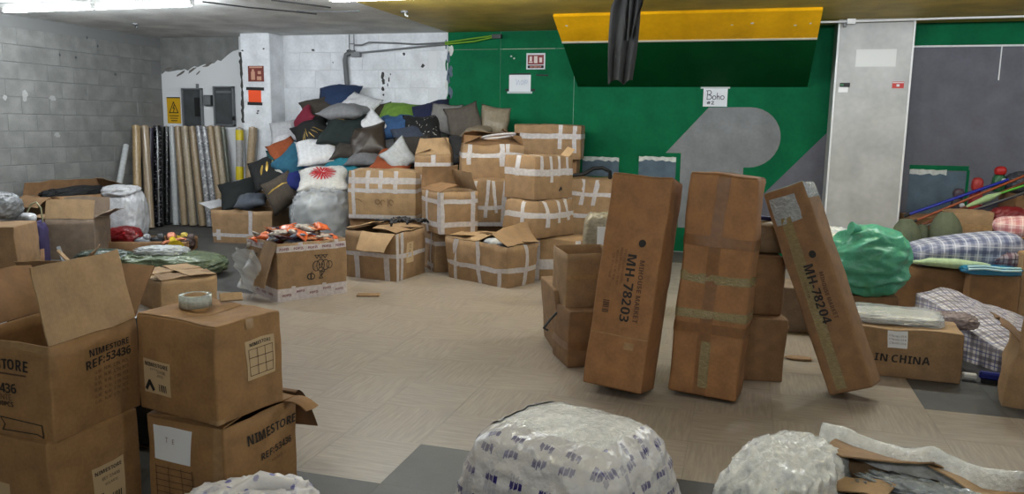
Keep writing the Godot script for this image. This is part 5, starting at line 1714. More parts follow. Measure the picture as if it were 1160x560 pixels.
	# carton at the left edge, grey bag on it
	c = spec(0.52, 0.54, 0.46, {"seed": 57, "leanx": -0.02, "amp": 0.02})
	t = carton("carton", "plain carton at the left edge of view under the grey bag", Vector3(-6.62, 0, -5.66), 24.0, c, M.card, "cartons by the left wall")
	top_flaps(c, t, M.card)
	t = thing("grey_plastic_bag", "grey translucent plastic bag on the carton at the left edge", "bag", Vector3(-6.92, 0.55, -5.88), 10.0)
	st = S()
	blob(st, Vector3(0.5, 0.26, 0.42), {"amp": 0.14, "freq": 6.0, "seed": 31, "n": 20, "ridge": 0.8})
	commit(st, "bag_body", mat(Color(0.50, 0.51, 0.52), 0.3, T.mottle, 4.0, T.crumple, 0.8), t)
	# shopping bag with a looped handle, purple cloth
	t = thing("purple_bag", "purple cloth bag with a pale looped handle beside the greyish carton", "bag", Vector3(-7.02, 0.0, -6.42), 20.0)
	st = S()
	blob(st, Vector3(0.24, 0.46, 0.2), {"amp": 0.12, "freq": 5.0, "seed": 33, "n": 14, "e": 4.0})
	commit(st, "bag_body", fabric(Color(0.24, 0.20, 0.36)), t)
	st = S()
	tube(st, [Vector3(-0.08, 0.42, 0.02), Vector3(-0.05, 0.55, 0.02), Vector3(0.0, 0.64, 0.02), Vector3(0.05, 0.66, 0.02), Vector3(0.09, 0.60, 0.02), Vector3(0.10, 0.45, 0.02)], 0.009, 8)
	commit(st, "handle", plain(Color(0.55, 0.54, 0.42), 0.5), t)
	st = S()
	blob(st, Vector3(0.20, 0.09, 0.14), {"amp": 0.15, "freq": 5.0, "seed": 35, "n": 10})
	solo(st, "white_pouch", "small white pouch lying on the purple bag", "pouch", M.bag_white, Vector3(-7.02, 0.465, -6.34))
	# flat carton behind the store boxes
	c = spec(0.46, 0.25, 0.62, {"seed": 58, "amp": 0.02, "open": true})
	t = carton("open_carton", "low carton with loosely folded lid flaps behind the store cartons", Vector3(-4.50, 0, -5.43), 60.0, c, M.card_light, "open cartons")
	flap(c, t, "l", 0.22, 2, M.card_light, {"lift": 0.008, "curl": 1})
	flap(c, t, "r", 0.22, 3, M.card_light, {"lift": 0.010, "curl": -2})
	flap(c, t, "b", 0.3, 3, M.card_light, {"lift": 0.005})
	flap(c, t, "f", 0.2, 6, M.card, {"lift": 0.003})

func doll(at: Vector3) -> void:
	var t := thing("doll", "small doll in a yellow dress lying in the toy tray", "doll", at, 30.0)
	t.rotation_degrees = Vector3(-70, 20, 25)
	var skin := plain(Color(0.80, 0.52, 0.42), 0.5)
	var st := S()
	blob(st, Vector3(0.10, 0.11, 0.10), {"amp": 0.03, "n": 10, "flat": 1.0})
	tube(st, [Vector3(0, -0.08, 0), Vector3(0, 0.05, 0)], 0.018, 8)
	tube(st, [Vector3(0.0, -0.05, 0), Vector3(-0.09, -0.09, 0.02), Vector3(-0.12, -0.15, 0.03)], [0.018, 0.015, 0.012], 8)
	tube(st, [Vector3(0.0, -0.05, 0), Vector3(0.09, -0.08, 0.02), Vector3(0.13, -0.13, 0.03)], [0.018, 0.015, 0.012], 8)
	tube(st, [Vector3(0, -0.06, 0), Vector3(-0.03, -0.22, 0), Vector3(-0.035, -0.34, 0.01)], [0.02, 0.02, 0.014], 8)
	tube(st, [Vector3(0, -0.06, 0), Vector3(0.03, -0.22, 0), Vector3(0.035, -0.34, 0.01)], [0.02, 0.02, 0.014], 8)
	commit(st, "body", skin, t)
	st = S()
	tube(st, [Vector3(0, -0.03, 0), Vector3(0, -0.10, 0), Vector3(0, -0.17, 0), Vector3(0, -0.25, 0)], [0.042, 0.036, 0.065, 0.10], 14)
	commit(st, "yellow_dress", fabric(Color(0.78, 0.68, 0.10)), t)
	st = S()
	blob(st, Vector3(0.115, 0.085, 0.11), {"amp": 0.08, "freq": 8.0, "n": 10})
	commit(st, "hair", plain(Color(0.32, 0.12, 0.08), 0.7), t, Vector3(0, 0.05, -0.018))

# ------------------------------------------------------------------ store cartons close to the camera, left
func store_sticker(c: Dictionary, t: Node3D, face: String, u0: float, u1: float, v0: float, v1: float) -> void:
	t = sticker(c, t, face, u0, u1, v0, v1, M.paper_cream)
	var w := u1 - u0; var h := v1 - v0
	var L := flen(c, face)
	var s: float = w * L.x / 0.155
	lettering(c, t, face, "NIMESTORE", u0 + w * 0.5, v0 + h * 0.86, 0.017 * s, 0.0, M.ink, true)
	lettering(c, t, face, "REF:53436", u0 + w * 0.55, v0 + h * 0.68, 0.014 * s, 0.0, M.ink, false)
	lettering(c, t, face, "VOLANTE", u0 + w * 0.55, v0 + h * 0.54, 0.011 * s, 0.0, M.ink, false)
	barcode(c, t, face, u0 + w * 0.72, v0 + h * 0.2, 0.05 * s, 0.028 * s, false)
	lines_on(c, t, face, [[Vector2(u0 + w * 0.1, v0 + h * 0.12), Vector2(u0 + w * 0.22, v0 + h * 0.34), Vector2(u0 + w * 0.36, v0 + h * 0.12)]], 0.016 * s, M.ink, "printed_arrow", 0.003)

func near_boxes() -> void:
	var c: Dictionary
	var t: Node3D
	var st: SurfaceTool
	# B, lower left
	c = spec(0.39, 0.392, 0.46, {"seed": 61, "amp": 0.012})
	t = carton("store_carton", "lower store carton with a pale sticker at the left edge", Vector3(-2.455, 0, -2.25), 85.0, c, M.card_store, "store cartons in the foreground")
	top_flaps(c, t, M.card_store)
	store_sticker(c, t, "f", 0.42, 0.78, 0.18, 0.62)
	sticker(c, t, "l", 0.25, 0.60, 0.1, 0.58, M.paper_cream)
	# A, upper left, open
	c = spec(0.398, 0.345, 0.40, {"seed": 62, "amp": 0.014, "bulge": 0.012, "open": true})
	t = carton("store_carton", "open store carton marked 53436 with a tall raised flap at the left edge", Vector3(-2.425, 0.397, -2.26), 89.5, c, M.card_store, "store cartons in the foreground")
	flap(c, t, "f", 0.27, 74, M.card_light, {"inset": 0.0, "curl": 6, "twist": -6})
	flap(c, t, "r", 0.22, 120, M.card_dark, {"curl": 10})
	flap(c, t, "b", 0.2, 120, M.card_dark)
	tapes(c, t, [["p", "l", 0.0, 1.0, 0.92, 1.0]], M.tape_clear)
	lettering(c, t, "l", "NIMESTORE", 0.44, 0.755, 0.036, 0.0, M.ink, true)
	lines_on(c, t, "l", [[Vector2(0.16, 0.665), Vector2(0.76, 0.665)]], 0.006, M.ink_brown, "small_print")
	lettering(c, t, "l", "REF:53436", 0.36, 0.515, 0.034, 0.0, M.ink, true)
	lettering(c, t, "l", "VOLANTE", 0.42, 0.42, 0.022, 0.0, M.ink_brown, false)
	lettering(c, t, "l", "QTY:100PCS", 0.42, 0.345, 0.018, 0.0, M.ink, true)
	lines_on(c, t, "l", [[Vector2(0.42, 0.2), Vector2(0.88, 0.16), Vector2(0.88, 0.03), Vector2(0.82, 0.06), Vector2(0.42, 0.06)], [Vector2(0.42, 0.06), Vector2(0.46, 0.12), Vector2(0.42, 0.2)]], 0.004, M.ink)
	lettering(c, t, "f", "NIMESTORE", 0.62, 0.80, 0.024, 0.0, M.ink, true)
	lettering(c, t, "f", "REF:53436", 0.60, 0.69, 0.032, 0.0, M.ink, true)
	for i in 6:
		lettering(c, t, "f", "G.W.  N.W.  CTN  PCS", 0.63, 0.58 - i * 0.065, 0.012, 0.0, M.ink_brown, false)
	# D, lower
	c = spec(0.42, 0.37, 0.385, {"seed": 63, "amp": 0.012, "bulge": 0.014, "open": true})
	t = carton("store_carton", "lower store carton with a white paper label and a flap sticking out right", Vector3(-1.965, 0, -2.62), 84.0, c, M.card_store, "store cartons in the foreground")
	flap(c, t, "r", 0.2, 6, M.card_store)
	flap(c, t, "l", 0.19, 8, M.card_store)
	flap(c, t, "f", 0.12, 160, M.card_store, {"u0": 0.8, "u1": 1.0, "curl": 70})
	flap(c, t, "b", 0.2, 4, M.card_store)
	st = S()
	var F := func(u: float, v: float) -> Vector3:
		return Vector3(0.212 + 0.10 * u + 0.05 * u * u, 0.385 + 0.02 * sin(u * 3.0) - 0.20 * u * u - 0.02 * u * v, lerpf(0.19, -0.06, v))
	grid(st, F, lin(10), lin(6))
	grid(st, func(u, v): return F.call(u, v) + Vector3(0, -0.005, 0), lin(10), lin(6), true)
	commit(st, "flap", M.card_dark, t)
	var pl := sticker(c, t, "l", 0.10, 0.60, 0.55, 0.93, M.paper, "paper_label")
	lettering(c, pl, "l", "T   E", 0.33, 0.78, 0.02, 0.0, M.ink_faint, false, 1.0, 0.003)
	for i in 6:
		lines_on(c, t, "l", [[Vector2(0.12, 0.48 - i * 0.07), Vector2(0.62, 0.48 - i * 0.07)]], 0.003, M.ink_brown, "printed_table", 0.0045)
	lines_on(c, t, "l", [[Vector2(0.12, 0.5), Vector2(0.12, 0.1)], [Vector2(0.3, 0.5), Vector2(0.3, 0.1)], [Vector2(0.48, 0.5), Vector2(0.48, 0.1)], [Vector2(0.62, 0.5), Vector2(0.62, 0.1)]], 0.003, M.ink_brown, "printed_table", 0.0045)
	lettering(c, t, "f", "NIMESTORE", 0.62, 0.77, 0.038, 0.0, M.ink, true)
	lettering(c, t, "f", "REF:53436", 0.66, 0.54, 0.030, 0.0, M.ink, true)
	lettering(c, t, "f", "VOLANTE", 0.66, 0.43, 0.012, 0.0, M.ink_brown, false)
	tapes(c, t, [["p", "l", 0.86, 0.98, 0, 1]], M.tape_clear)
	# dark sack in the gap between the two stacks
	st = S()
	blob(st, Vector3(0.34, 0.62, 0.34), {"amp": 0.12, "freq": 3.0, "n": 16, "seed": 83, "e": 3.0, "flat": 0.95})
	solo(st, "black_sack", "black plastic sack standing in the gap behind the two store carton stacks", "sack", mat(Color(0.06, 0.065, 0.065), 0.35, null, 6.0, T.crumple, 0.6), Vector3(-2.62, 0, -2.98))
	# C, upper
	c = spec(0.34, 0.375, 0.42, {"seed": 64, "amp": 0.014, "bulge": 0.012, "btop": -0.012})
	t = carton("store_carton", "upper store carton with two cream stickers, tape roll on its lid", Vector3(-1.966, 0.397, -2.56), 79.1, c, M.card_store, "store cartons in the foreground")
	top_flaps(c, t, M.card_store)
	tapes(c, t, [["p", "t", 0.47, 0.53, 0, 1], ["p", "f", 0.44, 0.56, 0.9, 1.0], ["p", "l", 0.9, 1.0, 0.0, 0.06], ["p", "f", 0.0, 0.1, 0.0, 0.06]], M.tape_clear)
	store_sticker(c, t, "l", 0.10, 0.46, 0.20, 0.55)
	var sk := sticker(c, t, "f", 0.42, 0.86, 0.36, 0.77, M.paper_cream)
	lettering(c, sk, "f", "NIMESTORE", 0.64, 0.72, 0.014, 0.0, M.ink, true)
	lines_on(c, sk, "f", [[Vector2(0.46, 0.67), Vector2(0.82, 0.67), Vector2(0.82, 0.40), Vector2(0.46, 0.40), Vector2(0.46, 0.67)], [Vector2(0.58, 0.67), Vector2(0.58, 0.4)], [Vector2(0.7, 0.67), Vector2(0.7, 0.4)], [Vector2(0.46, 0.58), Vector2(0.82, 0.58)], [Vector2(0.46, 0.49), Vector2(0.82, 0.49)]], 0.0025, M.ink_brown, "printed_table", 0.003)
	# roll of clear tape on the lid
	t = thing("tape_roll", "roll of clear packing tape lying on the upper store carton", "tape", Vector3(-2.06, 0.776, -2.60))
	st = S()
	for q in [[0.062, 0.0, 0.062, 0.048], [0.044, 0.048, 0.044, 0.0], [0.062, 0.048, 0.044, 0.048], [0.044, 0.0, 0.062, 0.0]]:
		for k in 28:
			var a0 := TAU * k / 28; var a1 := TAU * (k + 1) / 28
			quad(st, Vector3(cos(a0) * q[0], q[1], sin(a0) * q[0]), Vector3(cos(a0) * q[2], q[3], sin(a0) * q[2]), Vector3(cos(a1) * q[2], q[3], sin(a1) * q[2]), Vector3(cos(a1) * q[0], q[1], sin(a1) * q[0]))
	commit(st, "wound_tape", mat(Color(0.70, 0.72, 0.70), 0.15, T.dirty, 14.0), t)
	st = S()
	for q in [[0.0445, 0.001, 0.0445, 0.047], [0.041, 0.047, 0.041, 0.001], [0.0445, 0.047, 0.041, 0.047]]:
		for k in 28:
			var a0 := TAU * k / 28; var a1 := TAU * (k + 1) / 28
			quad(st, Vector3(cos(a0) * q[0], q[1], sin(a0) * q[0]), Vector3(cos(a0) * q[2], q[3], sin(a0) * q[2]), Vector3(cos(a1) * q[2], q[3], sin(a1) * q[2]), Vector3(cos(a1) * q[0], q[1], sin(a1) * q[0]))
	commit(st, "paper_core", M.card_light, t)
	st = S()
	boxm(st, Vector3(0.09, 0.05, 0.006), Vector3(0, 0.03, 0), 0.002)
	var o := solo(st, "cardboard_scrap", "torn cardboard corner standing beside the tape roll", "cardboard", M.card_light, Vector3(-1.98, 0.775, -2.72))
	o.rotation_degrees = Vector3(-60, 40, 0)

# ------------------------------------------------------------------ pile on the right
func plaid_tex(a: Color, b: Color, c: Color, n: int, diag := false) -> ImageTexture:
	var im := Image.create(128, 128, false, Image.FORMAT_RGB8)
	for y in 128:
		for x in 128:
			var u := float(x) / 128 * n; var v := float(y) / 128 * n
			var k := a
			var fu := fmod(u, 1.0); var fv := fmod(v, 1.0)
			if fu < 0.34: k = k.lerp(b, 0.5)
			if fv < 0.34: k = k.lerp(b, 0.5)
			if absf(fu - 0.62) < 0.05: k = k.lerp(c, 0.7)
			if absf(fv - 0.62) < 0.05: k = k.lerp(c, 0.7)
			im.set_pixel(x, y, k)
	im.generate_mipmaps()
	return ImageTexture.create_from_image(im)

func right_pile() -> void:
	var c: Dictionary
	var t: Node3D
	var st: SurfaceTool
	# MADE IN CHINA carton
	c = spec(0.60, 0.305, 0.40, {"seed": 71, "amp": 0.014})
	t = carton("carton", "low carton printed MADE IN CHINA with a white sticker, right of the tilted carton", Vector3(1.04, 0, -5.40), -3.0, c, M.card, "cartons of the right-hand pile")
	top_flaps(c, t, M.card_light)
	lettering(c, t, "f", "MADE IN CHINA", 0.275, 0.40, 0.048, 0.0, M.ink, true, 1.0)
	var ws := sticker(c, t, "f", 0.30, 0.485, 0.62, 0.985, M.paper, "white_sticker")
	for i in 3:
		lettering(c, ws, "f", "CTN NO 014", 0.392, 0.88 - i * 0.08, 0.012, 0.0, M.ink_brown, false, 1.0, 0.003)
	tapes(c, t, [["p", "t", 0.28, 0.42, 0, 1]], M.tape_clear)
	# big plain carton behind
	c = spec(0.74, 0.38, 0.40, {"seed": 72})
	t = carton("carton", "wide plain carton under the plaid cushion, right-hand pile", Vector3(1.66, 0, -7.42), -0.3, c, M.card_dark, "cartons of the right-hand pile")
	top_flaps(c, t, M.card_dark)
	c = spec(0.42, 0.30, 0.36, {"seed": 73})
	t = carton("carton", "carton under the green bag, mostly hidden by the tilted carton", Vector3(0.93, 0, -6.42), 4.0, c, M.card_dark, "cartons of the right-hand pile")
	# green bag
	t = thing("green_plastic_bag", "large sea-green plastic bag, knotted and full, right of the tilted carton", "bag", Vector3(0.93, 0.30, -6.35), 0.0)
	st = S()
	blob(st, Vector3(0.60, 0.52, 0.44), {"amp": 0.20, "freq": 2.6, "fine": 0.15, "seed": 47, "n": 40, "ridge": 0.75, "flat": 0.85, "e": 2.3, "stretch": Vector3(0.9, 1.9, 0.9)})
	commit(st, "bag_body", M.bag_green, t)
	st = S()
	tube(st, [Vector3(-0.08, 0.44, 0.06), Vector3(-0.10, 0.49, 0.08), Vector3(-0.15, 0.50, 0.10)], [0.05, 0.03, 0.05], 9)
	commit(st, "knot", M.bag_green, t)
	st = S()
	blob(st, Vector3(0.30, 0.20, 0.28), {"amp": 0.2, "freq": 7.0, "seed": 43, "n": 14, "ridge": 0.9})
	solo(st, "white_plastic_bag", "crumpled white plastic bag between the tilted carton and the green bag", "bag", M.wrap_white, Vector3(0.72, 0.56, -6.62))
	c = spec(0.4, 0.56, 0.36, {"seed": 74})
	carton("carton", "tall carton under the crumpled white bag, hidden by the tilted carton", Vector3(0.66, 0, -6.86), 0.0, c, M.card_dark, "cartons of the right-hand pile")
	# cloth packs on the MADE IN CHINA carton
	t = thing("clear_clothing_bag", "clear bag of white folded cloth lying on the MADE IN CHINA carton", "bag", Vector3(0.98, 0.312, -5.45), -6.0)
	st = S()
	blob(st, Vector3(0.50, 0.05, 0.34), {"amp": 0.16, "freq": 3.0, "seed": 44, "n": 22, "e": 5.0, "ridge": 0.7})
	commit(st, "white_cloth", fabric(Color(0.83, 0.82, 0.78)), t)
	st = S()
	blob(st, Vector3(0.54, 0.065, 0.38), {"amp": 0.2, "freq": 3.5, "seed": 45, "n": 26, "e": 5.0, "ridge": 0.9})
	commit(st, "plastic_film", M.film, t)
	st = S()
	blob(st, Vector3(0.30, 0.09, 0.26), {"amp": 0.22, "freq": 7.0, "seed": 46, "n": 18, "e": 3.0, "ridge": 0.9})
	solo(st, "pink_clothing_bag", "crumpled pinkish clear bag at the right end of the MADE IN CHINA carton", "bag", mat(Color(0.60, 0.53, 0.53), 0.15, T.dirty, 8.0, T.crumple, 1.2), Vector3(1.36, 0.25, -5.66))
	# woven plaid bag
	var pw := mat(Color.WHITE, 0.5, plaid_tex(Color(0.84, 0.82, 0.82), Color(0.26, 0.23, 0.28), Color(0.22, 0.25, 0.5), 4), 3.6)
	t = thing("woven_plaid_bag", "white and dark plaid woven bag collapsed beside the MADE IN CHINA carton", "bag", Vector3(1.80, 0.0, -6.0), 36.0)
	st = S()
	var F := func(u: float, v: float) -> Vector3:
		var x := (u - 0.5) * 0.80
		var z := (0.5 - v) * 0.85
		return Vector3(x, 0.08 + 0.30 * v - 0.10 * u * v + 0.03 * n3(Vector3(x, 0, z), 3.0, 5) + 0.04 * sin(u * 5.0) * v, z)
	grid(st, F, lin(18), lin(18))
	grid(st, func(u, v): return F.call(u, v) * Vector3(1, 0, 1), lin(6), lin(6), true)
	grid(st, func(u, v): var p: Vector3 = F.call(u, 0.0); return Vector3(p.x, p.y * v, p.z), lin(18), lin(2))
	grid(st, func(u, v): var p: Vector3 = F.call(1.0, u); return Vector3(p.x, p.y * v, p.z), lin(18), lin(2))
	grid(st, func(u, v): var p: Vector3 = F.call(0.0, 1.0 - u); return Vector3(p.x, p.y * v, p.z), lin(18), lin(2))
	grid(st, func(u, v): var p: Vector3 = F.call(1.0 - u, 1.0); return Vector3(p.x, p.y * v, p.z), lin(18), lin(2))
	commit(st, "bag_body", pw, t)
	st = S()
	boxm(st, Vector3(0.62, 0.09, 0.14), Vector3(-0.02, 0.045, 0.51), 0.02)
	commit(st, "dark_base_fold", M.black_cloth, t)
	# blue plastic squeegee
	t = thing("blue_squeegee", "blue plastic squeegee lying on the floor right of the MADE IN CHINA carton", "squeegee", Vector3(1.55, 0, -5.27), -8.0)
	st = S()
	boxm(st, Vector3(0.24, 0.045, 0.05), Vector3(0.02, 0.045, 0.0), 0.01)
	commit(st, "blade_holder", plain(Color(0.07, 0.12, 0.45), 0.35), t)
	st = S()
	boxm(st, Vector3(0.05, 0.15, 0.05), Vector3(0.145, 0.09, -0.01), 0.012)
	commit(st, "socket", plain(Color(0.07, 0.12, 0.45), 0.35), t)
	st = S()
	boxm(st, Vector3(0.22, 0.03, 0.012), Vector3(0.02, 0.015, 0.01), 0.003)
	commit(st, "rubber_blade", M.black, t)
	st = S()
	boxm(st, Vector3(0.08, 0.03, 0.045), Vector3(-0.15, 0.03, 0.0), 0.006)
	commit(st, "white_tip", M.trim_white, t)
	# carton at the right edge, crumpled
	c = spec(0.42, 0.36, 0.42, {"seed": 75, "amp": 0.05, "bulge": 0.02, "leanx": 0.05, "open": true})
	t = carton("open_carton", "crumpled open carton at the right edge of view", Vector3(1.70, 0, -4.99), -12.0, c, M.card, "open cartons")
	flap(c, t, "l", 0.14, 120, M.card_dark, {"curl": 40})
	flap(c, t, "f", 0.16, 60, M.card, {"curl": 40})
	# olive rolled sleeping mats
	for q in [[Vector3(1.53, 0, -8.30), 0.13, 0.68, "left olive green roll standing behind the plaid cushion"], [Vector3(1.70, 0, -8.42), 0.08, 0.62, "thin olive roll between the two thick olive ones"], [Vector3(1.87, 0, -8.30), 0.14, 0.76, "right olive green roll standing behind the plaid cushion"]]:
		t = thing("olive_roll", q[3], "roll", q[0], 0.0, "olive rolls of the right-hand pile")
		st = S()
		var rr := []
		var pts := []
		for i in 12:
			var k := i / 11.0
			pts.append(Vector3(0.01 * sin(k * 4.0), q[2] * k, 0))
			rr.append(q[1] * (1.0 + 0.05 * sin(k * 9.0)) * (1.0 if i < 9 else [0.94, 0.75, 0.4][i - 9]))
		tube(st, pts, rr, 16)
		commit(st, "rolled_mat", fabric(Color(0.36, 0.385, 0.30)), t)
		st = S()
		tube(st, [Vector3(0, q[2] * 0.45, 0), Vector3(0, q[2] * 0.49, 0)], q[1] * 1.07, 16, false)
		commit(st, "strap", M.black, t)
	# carton among the brooms
	c = spec(0.36, 0.24, 0.30, {"seed": 76})
	t = carton("carton", "small carton with shiny tape below the broom handles", Vector3(2.10, 0.52, -8.55), 4.0, c, M.card, "cartons of the right-hand pile")
	tapes(c, t, [["h", 0.42, 0.05]], M.tape_clear)
	top_flaps(c, t, M.card)
	c = spec(0.7, 0.515, 0.5, {"seed": 77})
	carton("carton", "carton carrying the small taped carton, hidden by the plaid cushion", Vector3(2.25, 0, -8.55), 0.0, c, M.card_dark, "cartons of the right-hand pile")
	# plaid cushions
	var pm := mat(Color.WHITE, 0.8, plaid_tex(Color(0.58, 0.59, 0.66), Color(0.20, 0.23, 0.36), Color(0.85, 0.85, 0.88), 5), 2.4)
	t = thing("plaid_cushion", "large blue-grey plaid cushion lying on the wide plain carton", "cushion", Vector3(1.80, 0.395, -7.40), 4.0)
	st = S()
	blob(st, Vector3(0.90, 0.29, 0.46), {"amp": 0.05, "freq": 4.0, "seed": 51, "n": 20, "e": 3.4, "ridge": 0.4, "warp": func(p: Vector3): return Vector3(p.x, p.y * (0.62 + 0.42 * (p.x + 0.46) / 0.92) + 0.04 * (p.x + 0.46), p.z)})
	commit(st, "cushion_cover", pm, t)
	t = thing("pink_plaid_cushion", "pink and white plaid cushion at the right edge above the blue plaid one", "cushion", Vector3(2.40, 0.64, -7.66), -10.0)
	st = S()
	blob(st, Vector3(0.62, 0.17, 0.36), {"amp": 0.06, "freq": 4.0, "seed": 52, "n": 16, "e": 2.8, "ridge": 0.4})
	commit(st, "cushion_cover", mat(Color.WHITE, 0.8, plaid_tex(Color(0.80, 0.66, 0.64), Color(0.62, 0.30, 0.32), Color(0.9, 0.85, 0.84), 5), 2.6), t)
	t = thing("plaid_cloth_fold", "dark red and white plaid cloth wedged under the blue plaid cushion", "cloth", Vector3(2.14, 0.385, -7.36), 12.0)
	st = S()
	blob(st, Vector3(0.44, 0.20, 0.34), {"amp": 0.15, "freq": 5.0, "seed": 53, "n": 16, "e": 2.6})
	commit(st, "folds", mat(Color.WHITE, 0.8, plaid_tex(Color(0.66, 0.62, 0.64), Color(0.25, 0.10, 0.16), Color(0.15, 0.15, 0.2), 4), 3.0), t)
	# umbrella with pale green cover
	t = thing("folded_umbrella", "folded pale green umbrella with a bright green shaft across the wide carton", "umbrella", Vector3(1.46, 0.41, -7.17), 0.0)
	st = S()
	tube(st, [Vector3(-0.12, 0.025, 0.0), Vector3(0.0, 0.03, 0.0), Vector3(0.05, 0.035, 0.0), Vector3(0.25, 0.035, 0.02), Vector3(0.44, 0.03, 0.03), Vector3(0.5, 0.03, 0.03)], [0.012, 0.02, 0.034, 0.042, 0.03, 0.016], 12)
	commit(st, "pale_cover", fabric(Color(0.68, 0.76, 0.60)), t)
	st = S()
	tube(st, [Vector3(0.49, 0.03, 0.03), Vector3(0.72, 0.025, 0.06), Vector3(0.95, 0.02, 0.08)], 0.011, 8)
	commit(st, "green_shaft", plain(Color(0.30, 0.62, 0.12), 0.4), t)
	# turquoise pack
	t = thing("turquoise_packet", "turquoise and white striped packet hanging over the wide carton's front edge", "packet", Vector3(1.95, 0.385, -7.10), 3.0)
	st = S()
	blob(st, Vector3(0.44, 0.07, 0.2), {"amp": 0.12, "freq": 6.0, "seed": 56, "n": 14, "e": 3.4})
	commit(st, "packet_body", plain(Color(0.13, 0.42, 0.56), 0.25), t)
	st = S()
	for i in 2:
		tube(st, [Vector3(-0.19, 0.045 + i * 0.018, 0.098 - i * 0.02), Vector3(-0.07, 0.055 + i * 0.018, 0.102 - i * 0.02), Vector3(0.06, 0.045 + i * 0.018, 0.102 - i * 0.02), Vector3(0.19, 0.05 + i * 0.018, 0.096 - i * 0.02)], 0.009, 6)
	commit(st, "white_waves", plain(Color(0.66, 0.78, 0.80), 0.3), t)
	st = S()
	c = spec(0.40, 0.30, 0.12, {"seed": 79})
	carton("carton", "narrow carton under the turquoise packet, in front of the wide carton's end", Vector3(1.98, 0, -7.13), 2.0, spec(0.36, 0.383, 0.14, {"seed": 79}), M.card_dark, "cartons of the right-hand pile")
	# carton at right edge behind
	c = spec(0.5, 0.56, 0.4, {"seed": 78})
	t = carton("carton", "carton at the right edge below the pink plaid cushion", Vector3(2.42, 0, -7.30), 0.0, c, M.card, "cartons of the right-hand pile")
	top_flaps(c, t, M.card)
	# broom and mop handles
	var sticks := [["broom_handle", "orange-brown broom handle slanting up along the grey wall", Color(0.56, 0.26, 0.10), Vector3(1.74, 0.60, -9.0), Vector3(3.0, 1.24, -9.1), 0.013], ["broom_handle", "bright blue broom handle slanting up along the grey wall", Color(0.07, 0.13, 0.55), Vector3(1.70, 0.64, -9.2), Vector3(3.0, 1.20, -9.3), 0.016], ["broom_handle", "dark blue broom handle below the orange one", Color(0.06, 0.09, 0.36), Vector3(1.95, 0.60, -8.95), Vector3(3.05, 1.08, -9.0), 0.014], ["broom_handle", "thin grey broom handle lowest of the slanting handles", Color(0.30, 0.30, 0.30), Vector3(1.80, 0.56, -8.85), Vector3(3.0, 1.08, -8.9), 0.011], ["broom_handle", "rusty brown broom handle below the orange one", Color(0.40, 0.18, 0.09), Vector3(1.78, 0.56, -8.95), Vector3(3.0, 1.18, -9.05), 0.011]]
	for q in sticks:
		t = thing(q[0], q[1], "handle", q[3], 0.0, "broom handles along the grey wall")
		st = S()
		tube(st, [Vector3.ZERO, q[4] - q[3]], q[5], 8)
		commit(st, "stick", plain(q[2], 0.35), t)
		st = S()
		tube(st, [(q[4] - q[3]) * -0.03, (q[4] - q[3]) * 0.01], q[5] * 1.25, 8)
		commit(st, "end_cap", M.black, t)
	t = thing("green_feather_duster", "pale green feather duster with a green stick among the broom handles", "duster", Vector3(2.10, 0.80, -8.6))
	st = S()
	tube(st, [Vector3(0.0, 0.0, 0), Vector3(0.06, 0.03, 0), Vector3(0.18, 0.09, 0), Vector3(0.28, 0.14, 0)], [0.012, 0.022, 0.035, 0.012], 10)
	commit(st, "duster_head", fabric(Color(0.60, 0.70, 0.50)), t)
	st = S()
	tube(st, [Vector3(0.27, 0.135, 0), Vector3(0.8, 0.36, 0)], 0.011, 8)
	commit(st, "stick", plain(Color(0.28, 0.58, 0.14), 0.4), t)
	# support heap of goods under the brooms along the wall
	c = spec(0.9, 0.62, 0.6, {"seed": 80})
	carton("carton", "carton carrying the broom handles, hidden behind the olive rolls", Vector3(2.15, 0, -9.35), 0.0, c, M.card_dark, "cartons of the right-hand pile")
	c = spec(0.8, 0.90, 0.6, {"seed": 81})
	carton("carton", "tall carton at the right end of the broom handles", Vector3(3.05, 0, -9.35), 0.0, c, M.card_dark, "cartons of the right-hand pile")
	# toys on top
	var tq := [["toy_figure", "red-capped green toy figure standing above the broom handles", Color(0.12, 0.34, 0.20), Color(0.66, 0.10, 0.09), Vector3(2.56, 0.905, -9.35), 0.26], ["toy_figure", "red toy figure left of the red-capped one", Color(0.55, 0.12, 0.12), Color(0.60, 0.16, 0.14), Vector3(2.36, 0.62, -9.35), 0.42], ["toy_figure", "dark toy with a white dot, leftmost above the broom handles", Color(0.17, 0.12, 0.16), Color(0.26, 0.20, 0.24), Vector3(2.20, 0.62, -9.38), 0.30]]
	for q in tq:
		t = thing(q[0], q[1], "toy", q[4], 0.0, "toys above the broom handles")
		st = S()
		blob(st, Vector3(0.13, q[5] * 0.72, 0.12), {"amp": 0.1, "n": 12, "seed": q[4].x})
		commit(st, "toy_body", plain(q[2], 0.5), t)
		st = S()
		blob(st, Vector3(0.11, q[5] * 0.34, 0.11), {"amp": 0.08, "n": 10, "seed": q[4].x + 3})
		commit(st, "toy_head", plain(q[3], 0.5), t, Vector3(0, q[5] * 0.68, 0.01))
		st = S()
		blob(st, Vector3(0.05, 0.05, 0.04), {"amp": 0.05, "n": 8})
		commit(st, "white_spot", M.bag_white, t, Vector3(0.03, q[5] * 0.36, 0.06))
